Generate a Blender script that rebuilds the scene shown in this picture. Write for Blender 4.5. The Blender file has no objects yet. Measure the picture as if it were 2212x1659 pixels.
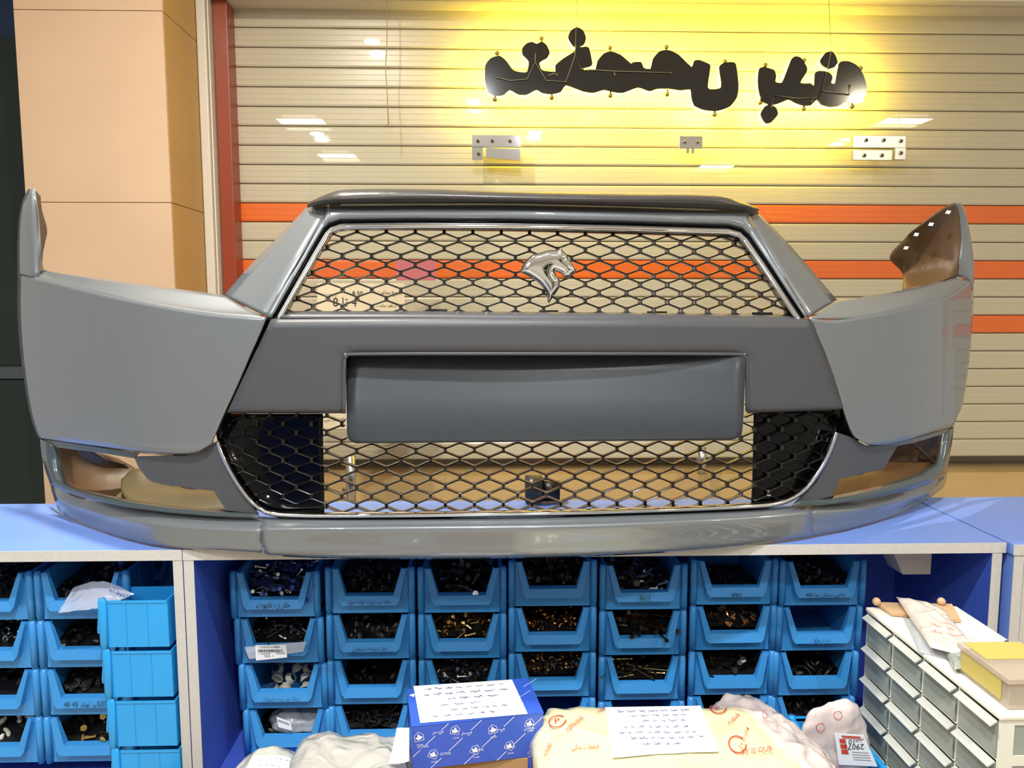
import bpy, bmesh, math, random
from mathutils import Vector, Matrix, noise
C = bpy.context.scene.collection
sc = bpy.context.scene
R = math.radians
# ------------------------------------------------------------------ camera
CAMZ = 1.43
PITCH, YAW, FPX = R(6.0), R(-1.6), 1661.0
cam = bpy.data.cameras.new('camera'); cam_o = bpy.data.objects.new('camera', cam); C.objects.link(cam_o)
cam.sensor_width = 36; cam.lens = 36 * FPX / 2212
cam.clip_start = 0.02
cam_o.location = (0, 0, CAMZ); cam_o.rotation_euler = (R(90) - PITCH, 0, YAW)
sc.camera = cam_o
MROT = cam_o.rotation_euler.to_matrix()
def ray(px, py):
    return MROT @ Vector(((px - 1106) / FPX, -(py - 829.5) / FPX, -1))
def U(px, py, Y):
    d = ray(px, py); return d * (Y / d.y) + Vector((0, 0, CAMZ))
def Uz(px, py, z):
    d = ray(px, py); return d * ((z - CAMZ) / d.z) + Vector((0, 0, CAMZ))
# ------------------------------------------------------------------ world, exposure
w = bpy.data.worlds.new('world'); sc.world = w; w.use_nodes = True
w.node_tree.nodes['Background'].inputs[0].default_value = (0.9, 0.85, 0.75, 1)
w.node_tree.nodes['Background'].inputs[1].default_value = 0.36
sc.view_settings.view_transform = 'Standard'; sc.view_settings.look = 'None'
sc.view_settings.gamma = 1; sc.view_settings.use_curve_mapping = False
sc.view_settings.exposure = 0.45
sc.cycles.max_bounces = 8; sc.cycles.transparent_max_bounces = 16
sc.cycles.sample_clamp_indirect = 6; sc.cycles.use_denoising = True
sc.cycles.caustics_reflective = False; sc.cycles.caustics_refractive = False
CEIL = 2.9
def area(loc, size, power, col, name='ceiling_lamp_light', sy=None, shape='DISK'):
    l = bpy.data.lights.new(name, 'AREA'); l.shape = shape if sy is None else 'RECTANGLE'
    l.size = size
    if sy: l.size_y = sy
    l.energy = power; l.color = col
    o = bpy.data.objects.new(name, l); C.objects.link(o); o.location = loc
    return o
WHITE, WARM = (0.93, 0.97, 1.0), (1.0, 0.86, 0.62)
KEY = (-0.12, 0.12)
DOWN = [(KEY[0], KEY[1], 34, WHITE, 0.10), (-1.5, -1.0, 16, WHITE, 0.12), (0.39, -0.9, 20, WHITE, 0.12),
        (-0.66, 1.39, 32, (1.0, 0.93, 0.80), 0.08), (3.2, -1.1, 16, WARM, 0.12), (2.65, 0.2, 14, WARM, 0.12)]
TROF = [(-1.5, -0.46, 7), (-1.5, -1.9, 7), (2.4, -2.4, 7), (3.3, -0.31, 7)]
for x, y, p, c, s in DOWN: area((x, y, CEIL - 0.012), s, p, c)
for x, y, p in TROF: area((x, y, CEIL - 0.03), 0.36, p, (1, 0.93, 0.8), sy=0.18)
# ------------------------------------------------------------------ materials
def lin(c):
    return tuple(((v / 255) / 12.92 if v / 255 <= 0.04045 else ((v / 255 + 0.055) / 1.055) ** 2.4) for v in c) + (1,)
def mat(name, col, rough=0.5, *a, **k):
    m = mat_(name, col, rough, *a, **k)
    if 'bag' in name or name.endswith('_plastic') and k.get('trans') is not None:
        for n in m.node_tree.nodes:
            if n.type == 'BUMP':
                t = n.inputs['Height'].links[0].from_node; t.noise_type = 'RIDGED_MULTIFRACTAL'; t.inputs['Detail'].default_value = 2; t.inputs['Distortion'].default_value = 1.2; n.inputs['Distance'].default_value = .006; n.inputs['Strength'].default_value = .8; t.inputs['Scale'].default_value *= .6
    return m
def mat_(name, col, rough=0.5, metal=0.0, coat=0.0, nscale=0, namt=0.0, bump=0.0, bscale=0, spec=None, trans=0.0, croug=0.03, emis=None):
    m = bpy.data.materials.new(name); m.use_nodes = True
    nt = m.node_tree; b = nt.nodes['Principled BSDF']
    col = lin(col)
    b.inputs['Base Color'].default_value = col
    b.inputs['Roughness'].default_value = rough; b.inputs['Metallic'].default_value = metal
    b.inputs['Coat Weight'].default_value = coat; b.inputs['Coat Roughness'].default_value = croug
    if spec is not None: b.inputs['Specular IOR Level'].default_value = spec
    tc = nt.nodes.new('ShaderNodeTexCoord')
    if namt:
        n = nt.nodes.new('ShaderNodeTexNoise'); n.inputs['Scale'].default_value = nscale; n.inputs['Detail'].default_value = 6
        nt.links.new(tc.outputs['Object'], n.inputs['Vector'])
        mx = nt.nodes.new('ShaderNodeMix'); mx.data_type = 'RGBA'
        mx.inputs['A'].default_value = tuple(v * (1 - namt) for v in col[:3]) + (1,)
        mx.inputs['B'].default_value = tuple(min(1, v * (1 + namt)) for v in col[:3]) + (1,)
        nt.links.new(n.outputs['Fac'], mx.inputs['Factor']); nt.links.new(mx.outputs['Result'], b.inputs['Base Color'])
    if bump:
        n = nt.nodes.new('ShaderNodeTexNoise'); n.inputs['Scale'].default_value = bscale; n.inputs['Detail'].default_value = 4
        nt.links.new(tc.outputs['Object'], n.inputs['Vector'])
        bp = nt.nodes.new('ShaderNodeBump'); bp.inputs['Strength'].default_value = bump; bp.inputs['Distance'].default_value = 0.004
        nt.links.new(n.outputs['Fac'], bp.inputs['Height']); nt.links.new(bp.outputs['Normal'], b.inputs['Normal'])
    if trans:
        t = nt.nodes.new('ShaderNodeBsdfTransparent'); mx = nt.nodes.new('ShaderNodeMixShader')
        mx.inputs[0].default_value = trans
        nt.links.new(b.outputs[0], mx.inputs[1]); nt.links.new(t.outputs[0], mx.inputs[2])
        nt.links.new(mx.outputs[0], nt.nodes['Material Output'].inputs[0])
    if emis:
        b.inputs['Emission Color'].default_value = emis[0] + (1,); b.inputs['Emission Strength'].default_value = emis[1]
    return m
def glassmat(name, tint=(0.97, 0.99, 0.98), refl=1.5):
    m = bpy.data.materials.new(name); m.use_nodes = True; nt = m.node_tree
    nt.nodes.remove(nt.nodes['Principled BSDF'])
    t = nt.nodes.new('ShaderNodeBsdfTransparent'); t.inputs[0].default_value = tint + (1,)
    g = nt.nodes.new('ShaderNodeBsdfGlossy'); g.inputs['Roughness'].default_value = 0.01
    f = nt.nodes.new('ShaderNodeFresnel'); f.inputs[0].default_value = refl
    mx = nt.nodes.new('ShaderNodeMixShader')
    ge = nt.nodes.new('ShaderNodeNewGeometry'); iv = nt.nodes.new('ShaderNodeMath'); iv.operation = 'SUBTRACT'; iv.inputs[0].default_value = 1
    mu = nt.nodes.new('ShaderNodeMath'); mu.operation = 'MULTIPLY'   # thin pane: reflect at the outer face only
    nt.links.new(ge.outputs['Backfacing'], iv.inputs[1]); nt.links.new(f.outputs[0], mu.inputs[0]); nt.links.new(iv.outputs[0], mu.inputs[1])
    nt.links.new(mu.outputs[0], mx.inputs[0]); nt.links.new(t.outputs[0], mx.inputs[1]); nt.links.new(g.outputs[0], mx.inputs[2])
    nt.links.new(mx.outputs[0], nt.nodes['Material Output'].inputs[0])
    return m
M = dict(
    paint=mat('silver_grey_paint', (118, 123, 127), 0.36, 0.3, 1.0, 900, 0.10),
    plastic=mat('matt_black_plastic', (72, 73, 78), 0.42, 0, 0, 500, 0.15, 0.12, 1500),
    platepl=mat('smooth_black_plastic', (56, 61, 68), 0.36, 0, 0, 60, 0.12),
    rubber=mat('black_rubber', (62, 58, 56), 0.33, 0, 0, 30, 0.2, 0.2, 60),
    gloss=mat('gloss_black', (6, 6, 7), 0.09, 0, 0.0, spec=0.3),
    grille=mat('grille_black', (17, 16, 16), 0.28, 0, 0.3),
    chrome=mat('chrome', (235, 236, 240), 0.06, 1),
    steel=mat('brushed_steel', (190, 188, 184), 0.28, 1, 0, 80, 0.1),
    liner=mat('brown_lit_plastic', (96, 70, 42), 0.5, 0, 0.0, 12, 0.15),  # dark bumper inside; the warm light on it is put into the brown
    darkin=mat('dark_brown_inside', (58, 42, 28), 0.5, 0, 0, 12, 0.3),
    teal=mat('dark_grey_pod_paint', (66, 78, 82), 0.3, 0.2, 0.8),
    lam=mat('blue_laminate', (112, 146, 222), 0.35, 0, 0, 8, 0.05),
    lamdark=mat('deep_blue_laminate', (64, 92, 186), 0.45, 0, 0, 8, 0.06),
    band=mat('pale_edge_band', (196, 193, 188), 0.55, 0, 0, 220, 0.14),
    bin=mat('blue_bin_plastic', (56, 140, 206), 0.38, 0, 0, 14, 0.12, 0.05, 200),
    bin2=mat('light_blue_bin_plastic', (40, 158, 228), 0.38, 0, 0, 14, 0.08),
    slat=mat('cream_slat', (204, 195, 170), 0.3, 0, 0.3, 4, 0.05),
    orange=mat('orange_slat', (236, 112, 34), 0.3, 0, 0.3, 4, 0.05),
    red=mat('red_brown_guide', (150, 58, 30), 0.4, 0, 0, 6, 0.1),
    stone=mat('beige_stone', (204, 172, 140), 0.5, 0, 0, 3, 0.10),
    mustard=mat('mustard_lit_foot', (205, 172, 116), 0.35, 0, 0.2, 6, 0.12),
    sidest=mat('ochre_side_stone', (186, 148, 88), 0.5, 0, 0, 4, 0.07),
    whitepaint=mat('white_paint', (222, 214, 200), 0.45),
    green=mat('dark_green_panel', (20, 36, 31), 0.4, 0, 0.0, 5, 0.4),
    bluepatch=mat('dark_blue_panel', (14, 46, 84), 0.4, 0, 0, 8, 0.3),
    ceil=mat('ceiling_white', (240, 238, 232), 0.8), wall=mat('room_wall', (226, 220, 206), 0.8, 0, 0, 2, 0.08),
    floor=mat('floor_tile', (205, 198, 186), 0.4, 0, 0, 3, 0.1),
    black=mat('sign_black', (14, 12, 10), 0.12, 0, 0.8),
    paper=mat('white_paper', (236, 238, 242), 0.7), ink=mat('ink', (40, 50, 110), 0.6), inkb=mat('black_ink', (30, 30, 36), 0.6),
    inkpale=mat('pale_ink', (110, 116, 150), 0.7), greenink=mat('green_ink', (40, 110, 120), 0.6),
    pink=mat('notice_paper', (226, 210, 180), 0.7), redink=mat('red_print', (198, 66, 48), 0.5),
    brass=mat('brass_steel', (190, 165, 110), 0.25, 1), zinc=mat('zinc', (176, 178, 180), 0.25, 1),
    darkmetal=mat('dark_steel', (60, 58, 56), 0.35, 0.8), bronze=mat('bronze', (140, 100, 58), 0.3, 1),
    blackpl=mat('black_clip_plastic', (20, 19, 19), 0.4), nylon=mat('white_nylon', (226, 222, 206), 0.45),
    boxblue=mat('box_blue', (54, 92, 200), 0.35, 0, 0.4), white=mat('white_print', (235, 240, 250), 0.5),
    bag=mat('cloudy_plastic', (196, 198, 188), 0.2, 0, 0.9, 9, 0.14, 1.0, 34, trans=0.14),
    bagpeach=mat('bubble_plastic', (180, 178, 172), 0.18, 0, 0.9, 14, 0.12, 1.0, 50, trans=0.06),
    bagclear=mat('clear_plastic', (205, 212, 220), 0.15, 0, 0.5, 9, 0.1, 0.7, 30, trans=0.55),
    bagyel=mat('yellow_printed_plastic', (226, 218, 176), 0.25, 0, 0.7, 7, 0.10, 0.8, 16, trans=0.0001),
    bagpink=mat('pale_pink_plastic', (214, 200, 196), 0.2, 0, 0.8, 9, 0.14, 1.0, 36, trans=0.12),
    card=mat('cardboard', (176, 140, 98), 0.8), wood=mat('bench_wood', (150, 120, 88), 0.6, 0, 0, 5, 0.15),
    drawer=mat('frosted_drawer', (150, 158, 150), 0.3, 0, 0.3, 20, 0.35, 0.1, 40, trans=0.12),
    drawerlip=mat('frosted_lip', (184, 186, 180), 0.3, 0, 0.2, 60, 0.12),
    cabwhite=mat('cream_white_plastic', (222, 220, 206), 0.4), yellow=mat('yellow_label', (190, 172, 92), 0.5),
    clearbox=mat('clear_box_plastic', (205, 190, 170), 0.15, 0, 0.5, trans=0.45),
    outlet=mat('outlet_grey_white', (200, 196, 192), 0.5, 0, 0, 30, 0.1), tan=mat('tan_lid', (196, 160, 122), 0.45),
    glass=glassmat('shop_glass', (1, 0.995, 0.985), 1.45), glass2=glassmat('door_glass', (0.985, 0.99, 0.985), 1.25),
    wire=mat('grey_wire', (150, 140, 120), 0.5), lampoff=mat('lamp_rim', (230, 230, 230), 0.4),
    lampon=mat('lamp_face', (255, 255, 255), 0.5, emis=((0.95, 0.98, 1.0), 26)),
    lampwarm=mat('lamp_face_warm', (255, 255, 255), 0.5, emis=((1.0, 0.9, 0.7), 22)),
    trofon=mat('troffer_face', (255, 255, 255), 0.5, emis=((1.0, 0.92, 0.74), 4)),
    led=mat('led_yellow', (255, 220, 60), 0.5, emis=((1.0, 0.78, 0.055), 44)),
)
# ------------------------------------------------------------------ object helpers
def tag(o, label=None, cat=None, group=None, kind=None):
    if label: o['label'] = label
    if cat: o['category'] = cat
    if group: o['group'] = group
    if kind: o['kind'] = kind
    return o
def empty(name, loc, rz=0):
    o = bpy.data.objects.new(name, None); C.objects.link(o); o.location = loc; o.rotation_euler = (0, 0, rz); o.empty_display_size = 0.02
    bpy.context.view_layer.update()
    return o
def link(name, me, m, parent=None, world=True):
    o = bpy.data.objects.new(name, me); C.objects.link(o)
    if m is not None and not me.materials: me.materials.append(m)
    if parent is not None:
        o.parent = parent
        if world:   # geometry given in world space under an unrotated / rotated empty
            o.matrix_parent_inverse = parent_matrix(parent).inverted()
    return o
def parent_matrix(p):
    m = Matrix.LocRotScale(p.location, p.rotation_euler, p.scale)
    if p.parent is not None:
        m = parent_matrix(p.parent) @ p.matrix_parent_inverse @ m
    return m
def obj(name, bm, m, parent=None, world=True, smooth=False):
    bmesh.ops.recalc_face_normals(bm, faces=bm.faces[:])
    me = bpy.data.meshes.new(name); bm.to_mesh(me); bm.free()
    if smooth: me.shade_smooth()
    return link(name, me, m, parent, world)
def box(bm, a, b, mtx=None, bev=0.0):
    x0, y0, z0 = a; x1, y1, z1 = b
    vs = [bm.verts.new(v) for v in ((x0,y0,z0),(x1,y0,z0),(x1,y1,z0),(x0,y1,z0),(x0,y0,z1),(x1,y0,z1),(x1,y1,z1),(x0,y1,z1))]
    fs = [bm.faces.new([vs[i] for i in f]) for f in ((0,3,2,1),(4,5,6,7),(0,1,5,4),(1,2,6,5),(2,3,7,6),(3,0,4,7))]
    if bev:
        es = list({e for f in fs for e in f.edges})
        r = bmesh.ops.bevel(bm, geom=es, offset=bev, segments=2, affect='EDGES', profile=0.6)
        vs = list({v for f in r['faces'] for v in f.verts} | {v for v in vs if v.is_valid})
    if mtx is not None:
        bmesh.ops.transform(bm, matrix=mtx, verts=[v for v in vs if v.is_valid])
    return bm
def boxm(name, a, b, m, parent=None, mtx=None, bev=0.0, world=True):
    return obj(name, box(bmesh.new(), a, b, mtx, bev), m, parent, world)
def frame_from(d):
    d = d.normalized(); up = Vector((0, 0, 1)) if abs(d.z) < 0.95 else Vector((1, 0, 0))
    s = d.cross(up).normalized(); return s, s.cross(d).normalized()
def tube(bm, pts, r, n=8, cap=True, rs=None):
    pts = [Vector(p) for p in pts]; rings = []
    for i, p in enumerate(pts):
        d = (pts[min(i + 1, len(pts) - 1)] - pts[max(i - 1, 0)])
        s, u = frame_from(d); rr = rs[i] if rs else r
        rings.append([bm.verts.new(p + (s * math.cos(2*math.pi*k/n) + u * math.sin(2*math.pi*k/n)) * rr) for k in range(n)])
    for a, b in zip(rings, rings[1:]):
        for k in range(n): bm.faces.new((a[k], a[(k+1) % n], b[(k+1) % n], b[k]))
    if cap:
        bm.faces.new(rings[0][::-1]); bm.faces.new(rings[-1])
    return bm
def prism(bm, pts, d):
    """flat polygon pts (Vectors) pushed along d"""
    d = Vector(d)
    a = [bm.verts.new(p) for p in pts]; b = [bm.verts.new(Vector(p) + d) for p in pts]; n = len(pts)
    f1 = bm.faces.new(a); f2 = bm.faces.new(b[::-1])
    for i in range(n): bm.faces.new((a[i], b[i], b[(i+1) % n], a[(i+1) % n]))
    f1.normal_update(); f2.normal_update()
    if n > 4: bmesh.ops.triangulate(bm, faces=[f1, f2], ngon_method='EAR_CLIP')
    return bm
def grid(bm, rows, close=False):
    vs = [[bm.verts.new(p) for p in r] for r in rows]
    for a, b in zip(vs, vs[1:]):
        for k in range(len(a) - 1): bm.faces.new((a[k], a[k+1], b[k+1], b[k]))
    return vs
def solid(o, t, off=1.0):
    md = o.modifiers.new('thickness', 'SOLIDIFY'); md.thickness = t; md.offset = off
    return o
def catmull(P, n):
    """resample list of tuples to n points, smooth"""
    P = [Vector(p) for p in P]
    if len(P) == 2: return [P[0].lerp(P[1], i / (n - 1)) for i in range(n)]
    L = [0]
    for a, b in zip(P, P[1:]): L.append(L[-1] + max((b - a).length, 1e-6))
    out = []
    for i in range(n):
        t = L[-1] * i / (n - 1); k = 0
        while k < len(P) - 2 and L[k + 1] < t: k += 1
        u = (t - L[k]) / (L[k + 1] - L[k])
        p1, p2 = P[k], P[k + 1]
        h = L[k+1] - L[k]
        m1 = ((P[k+1] - P[k-1]) / (L[k+1] - L[k-1]) if k > 0 else (p2 - p1) / h) * h
        m2 = ((P[k+2] - P[k]) / (L[k+2] - L[k]) if k + 2 < len(P) else (p2 - p1) / h) * h
        out.append((2*u**3-3*u*u+1)*p1 + (u**3-2*u*u+u)*m1 + (-2*u**3+3*u*u)*p2 + (u**3-u*u)*m2)
    return out
def interp(T, x):
    if x <= T[0][0]:
        (a, b), (c, d) = T[0], T[1]; return b + (d - b) * (x - a) / (c - a)
    if x >= T[-1][0]:
        (a, b), (c, d) = T[-2], T[-1]; return d + (d - b) * (x - c) / (c - a)
    for (a, b), (c, d) in zip(T, T[1:]):
        if x <= c: return b + (d - b) * (x - a) / (c - a)
# ------------------------------------------------------------------ lettering
AR = {}
def _ar(ch, base, n=4): AR[ch] = [base + i for i in range(n)]
for ch, b, n in (('ا',0xFE8D,2),('ب',0xFE8F,4),('پ',0xFB56,4),('ت',0xFE95,4),('ج',0xFE9D,4),('چ',0xFB7A,4),('ح',0xFEA1,4),('خ',0xFEA5,4),
                 ('د',0xFEA9,2),('ر',0xFEAD,2),('ز',0xFEAF,2),('س',0xFEB1,4),('ش',0xFEB5,4),('ص',0xFEB9,4),('ط',0xFEC1,4),('ظ',0xFEC5,4),
                 ('ع',0xFEC9,4),('ف',0xFED1,4),('ق',0xFED5,4),('ک',0xFB8E,4),('گ',0xFB92,4),('ل',0xFEDD,4),('م',0xFEE1,4),('ن',0xFEE5,4),
                 ('و',0xFEED,2),('ه',0xFEE9,4),('ی',0xFBFC,4)): _ar(ch, b, n)
def shape_ar(s):
    out = []
    for i, ch in enumerate(s):
        if ch in AR:
            prev = i > 0 and s[i-1] in AR and len(AR[s[i-1]]) == 4
            nxt = len(AR[ch]) == 4 and i + 1 < len(s) and s[i+1] in AR
            f = AR[ch]; k = (3 if prev and nxt else 1 if prev else 2 if nxt else 0)
            out.append(chr(f[k]))
        else: out.append(ch)
    # reverse, keep runs of digits / latin in order
    res, run = [], ''
    for ch in out:
        if ch.isdigit() or ch in ':.' or ch.isascii() and ch.isalpha(): run += ch
        else:
            if run: res.append(run); run = ''
            res.append(ch)
    if run: res.append(run)
    return ''.join(reversed(res))
_tc = {}
def text_geo(s):
    if s in _tc: return _tc[s]
    c = bpy.data.curves.new('lettering', 'FONT'); c.body = s; c.size = 1; c.resolution_u = 2
    o = bpy.data.objects.new('lettering', c); C.objects.link(o)
    dg = bpy.context.evaluated_depsgraph_get(); me = o.evaluated_get(dg).to_mesh()
    vs = [v.co.copy() for v in me.vertices]; fs = [tuple(p.vertices) for p in me.polygons]
    o.evaluated_get(dg).to_mesh_clear()
    bpy.data.objects.remove(o); bpy.data.curves.remove(c)
    x0 = min(v.x for v in vs); x1 = max(v.x for v in vs); y0 = min(v.y for v in vs); y1 = max(v.y for v in vs)
    _tc[s] = ([((v.x - x0), (v.y - y0)) for v in vs], fs, x1 - x0, y1 - y0)
    return _tc[s]
def add_text(bm, s, org, ux, uy, width=None, height=None, ar=False, warp=None):
    """text whose lower-left corner is org; ux, uy unit vectors"""
    vs, fs, W, H = text_geo(shape_ar(s) if ar else s)
    if width and not height: sx = sy = width / W
    elif height and not width: sx = sy = height / H
    else: sx, sy = width / W, height / H
    org, ux, uy = Vector(org), Vector(ux), Vector(uy)
    nv = []
    for x, y in vs:
        p = org + ux * x * sx + uy * y * sy
        nv.append(bm.verts.new(warp(p) if warp else p))
    for f in fs:
        try: bm.faces.new([nv[i] for i in f])
        except ValueError: pass
def scribble(bm, org, ux, uy, wid, h, seed, t=0.0006, warp=None):
    """a line of joined-up handwriting as a thin flat ribbon"""
    rnd = random.Random(seed); org, ux, uy = Vector(org), Vector(ux), Vector(uy)
    x = 0.0
    while x < wid:
        wl = min(rnd.uniform(0.10, 0.24) * h * 8, wid - x)
        if wl < h * 0.6: break
        n = int(wl / h * 6) + 4; pts = []
        for i in range(n):
            u = i / (n - 1)
            pts.append(org + ux * (x + wl * u + 0.12 * h * math.sin(i * 2.3)) + uy * (h * (0.35 + 0.28 * math.sin(i * 1.7 + rnd.random() * 1.5) + (0.5 if rnd.random() < 0.12 else 0))))
        pv = None
        for a, b in zip(pts, pts[1:]):
            q = [a, b, b + uy * t + ux * t * 0.5, a + uy * t + ux * t * 0.5]
            if warp: q = [warp(v) for v in q]
            bm.faces.new([bm.verts.new(v) for v in q])
        x += wl + h * 0.7
# ================================================================== SETTING
GY, SY = 2.95, 3.06          # shop glass, shutter
XL, XR, YB = -3.2, 4.2, -4.0
def struct(name, a, b, m, **k):
    return tag(boxm(name, a, b, m, **k), kind='structure')
struct('floor', (XL, YB, -0.1), (XR, 3.4, 0), M['floor'])
struct('ceiling', (XL, YB, CEIL), (XR, 3.4, CEIL + 0.1), M['ceil'])
struct('wall_back', (XL, YB - 0.1, 0), (XR, YB, CEIL), M['wall'])
#struct('wall_left', (XL - 0.1, YB, 0), (XL, 3.4, CEIL), M['wall'])
#struct('wall_right', (XR, YB, 0), (XR + 0.1, 3.4, CEIL), M['wall'])
struct('wall_front', (XL, 3.2, 0), (XR, 3.3, CEIL), M['wall'])
ZT = U(1300, 4, GY).z
struct('trim_1', (-1.07, GY - 0.05, ZT), (XR, 3.2, CEIL), M['whitepaint'])
ZS = U(1300, 1016, SY).z
struct('trim_2', (-0.92, GY + 0.03, 0), (XR, 3.2, ZS), M['mustard'])  # added block; differing light on the shutter foot put into its mustard colour
# pillar faced in stone slabs
pz = [0, U(200, 437, 2.63).z, U(200, 22, 2.63).z, CEIL]
pillar = tag(empty('wall_pillar', (-1.37, 2.63, 0)), kind='structure')
xa, xb = U(60, 500, 2.63).x, U(372, 500, 2.63).x
tag(boxm('core', (xa + 0.012, 2.642, 0), (xb - 0.012, 3.2, CEIL), M['sidest'], pillar))
for i in range(3):
    boxm('stone_slab', (xa, 2.63, pz[i] + 0.001), (xb, 2.642, pz[i+1] - 0.001), M['stone'], pillar, bev=0.001)
    boxm('stone_slab', (xb - 0.0118, 2.6425, pz[i] + 0.001), (xb, 3.06, pz[i+1] - 0.001), M['sidest'], pillar, bev=0.001)
    boxm('stone_slab', (xa, 2.6425, pz[i] + 0.001), (xa + 0.0118, 3.19, pz[i+1] - 0.001), M['sidest'], pillar, bev=0.001)
# dark shopfront left of pillar
dl = tag(empty('wall_dark_panel', (-2.3, 3.1, 0)), kind='structure')
zd = [0, U(30, 820, 3.1).z, U(30, 790, 3.1).z, U(30, 80, 3.1).z, CEIL]
for i, (m, dy) in enumerate(((M['green'], 0), (M['sidest'], 0.012), (M['green'], 0), (M['bluepatch'], 0.01))):
    boxm('dark_panel', (XL, 3.1 + dy, zd[i] + 0.002), (xa, 3.18, zd[i+1] - 0.002), m if i != 1 else M['teal'], dl)
# white and red upright guides
xw0, xw1, xw2 = U(446, 300, GY).x, U(466, 300, GY).x, U(496, 300, GY).x
struct('trim_3', (xw0 - 0.01, GY - 0.03, 0), (xw1 - 0.012, 3.2, CEIL), M['whitepaint'], bev=0.004)
struct('trim_4', (xw1 - 0.010, GY - 0.015, 0), (xw1 - 0.004, 3.2, CEIL), M['whitepaint'], bev=0.002)
guide = tag(boxm('shutter_guide', (xw1, GY + 0.02, 0), (xw2, 3.19, CEIL), M['red'], bev=0.003), 'red-brown steel upright at the left end of the roller shutter', 'shutter rail')
# shutter: every slat a part
sh = tag(empty('roller_shutter', (1.0, SY, ZS)), 'cream roller shutter with three orange slats behind the shop glass', 'shutter')
pitch = (U(1300, 441, SY).z - U(1300, 481.5, SY).z)
ztop = U(1300, 440.5, SY).z
ks = []
k = -12
prof = [(0.0, 0.0), (0.004, 0.02), (0.0065, 0.10), (0.0065, 0.33), (0.0058, 0.345), (0.0065, 0.36), (0.0065, 0.63), (0.0058, 0.645), (0.0065, 0.66), (0.0065, 0.90), (0.004, 0.985), (0.0, 1.0)]
def slat_mesh():
    bm = bmesh.new(); h = pitch - 0.0022
    pts = [Vector((xw2, -a, b * h)) for a, b in prof]
    prism(bm, pts, (XR - xw2 - 0.01, 0, 0)); return bm
sm = {}
for nm in ('slat', 'orange'):
    bm = slat_mesh(); bmesh.ops.recalc_face_normals(bm, faces=bm.faces[:]); me = bpy.data.meshes.new('slat'); bm.to_mesh(me); bm.free(); me.materials.append(M[nm]); sm[nm] = me
for k in range(-16, 16):
    zt = ztop - k * pitch
    if zt - pitch < ZS - 0.02 or zt > CEIL - 0.01: continue
    o = link('slat', sm['orange' if k in (0, 3, 6) else 'slat'], None, sh)
    o.location = (0, SY, zt - pitch); o.matrix_parent_inverse = parent_matrix(sh).inverted()
# shop glass: fixed panes above, leaves below
g1, g2, g3 = U(1044, 200, GY).x, U(1497, 200, GY).x, U(1946, 200, GY).x
zh = U(1490, 318, GY).z
def pane(name, x0, x1, z0, z1, m=None, y=GY):
    o = boxm(name, (x0, y, z0), (x1, y + 0.008, z1), m or M['glass'])
    return tag(o, kind='structure')
pane('window_1', xw1 + 0.002, g1 - 0.002, ZS + 0.001, ZT)
pane('window_2', g1 + 0.002, g2 - 0.002, zh + 0.004, ZT)
pane('window_3', g2 + 0.002, g3 - 0.002, zh + 0.004, ZT)
gd = U(1918, 600, GY).x
pane('window_4', g3 + 0.002, XR - 0.01, ZS + 0.001, ZT)
pane('window_5', gd + 0.004, g3 - 0.002, ZS + 0.001, zh)
def ptube(name, pts, r, m, parent=None, n=8): return obj(name, tube(bmesh.new(), pts, r, n), m, parent, smooth=True)
dr = tag(empty('door_1', (g2, GY, ZS)), kind='structure')
boxm('door_glass', (g2 + 0.003, GY, ZS + 0.012), (gd, GY + 0.008, zh - 0.006), M['glass'], dr)
hx = U(1516, 1000, GY - 0.05).x
ptube('door_handle', [(hx, GY - 0.05, ZS + 0.02), (hx, GY - 0.05, U(1516, 966, GY - .05).z)], 0.016, M['steel'], dr, 12)
for zz in (ZS + 0.06, U(1516, 990, GY).z): ptube('handle_standoff', [(hx, GY - 0.05, zz), (hx, GY, zz)], 0.009, M['steel'], dr)
# open leaf swung into the shop
d2 = tag(empty('door_2', (g1, GY, ZS)), kind='structure')
hinge = Vector((g1 + 0.01, GY - 0.02, 0)); fr = U(668, 281, 2.50); fr = Vector((fr.x, 2.50, 0)); fz = U(668, 281, 2.50).z
dd = (fr - hinge); dn = Vector((dd.y, -dd.x, 0)).normalized() * 0.008
bm = bmesh.new()
prism(bm, [hinge + Vector((0, 0, ZS + .012)), fr + Vector((0, 0, ZS + .012)), fr + Vector((0, 0, zh - .006)), hinge + Vector((0, 0, zh - .006))], dn)
obj('door_glass', bm, M['glass2'], d2)
q = hinge.lerp(fr, 0.87)
hp = q - dn.normalized() * 0.05
ptube('door_handle', [(hp.x, hp.y, ZS - 0.0), (hp.x, hp.y, U(735, 985, hp.y).z)], 0.016, M['steel'], d2, 12)
for zz in (ZS + 0.05, U(735, 1005, hp.y).z): ptube('handle_standoff', [(hp.x, hp.y, zz), (q.x, q.y, zz)], 0.009, M['steel'], d2)
# notices on the open leaf
ux = -dd.normalized(); vz = Vector((0, 0, 1)); nrm = -dn.normalized() if dn.y > 0 else dn.normalized()
def on_leaf(px, py):
    r = ray(px, py); o = Vector((0, 0, CAMZ)); n = Vector((dd.y, -dd.x, 0)).normalized()
    t = (hinge - o).dot(n) / r.dot(n); return o + r * t
nfront = Vector((dd.y, -dd.x, 0)).normalized();
if nfront.y > 0: nfront = -nfront
def leafquad(bm, x0, y0, x1, y1, e):
    prism(bm, [on_leaf(x0, y1) + nfront * e, on_leaf(x1, y1) + nfront * e, on_leaf(x1, y0) + nfront * e, on_leaf(x0, y0) + nfront * e], nfront * 0.0004)
bm = bmesh.new(); leafquad(bm, 682, 612, 870, 925, 0.011)
nt_ = tag(obj('paper_notice', bm, M['pink'], None), 'cream opening hours notice taped to the open glass door leaf', 'notice')
bm = bmesh.new()
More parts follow.
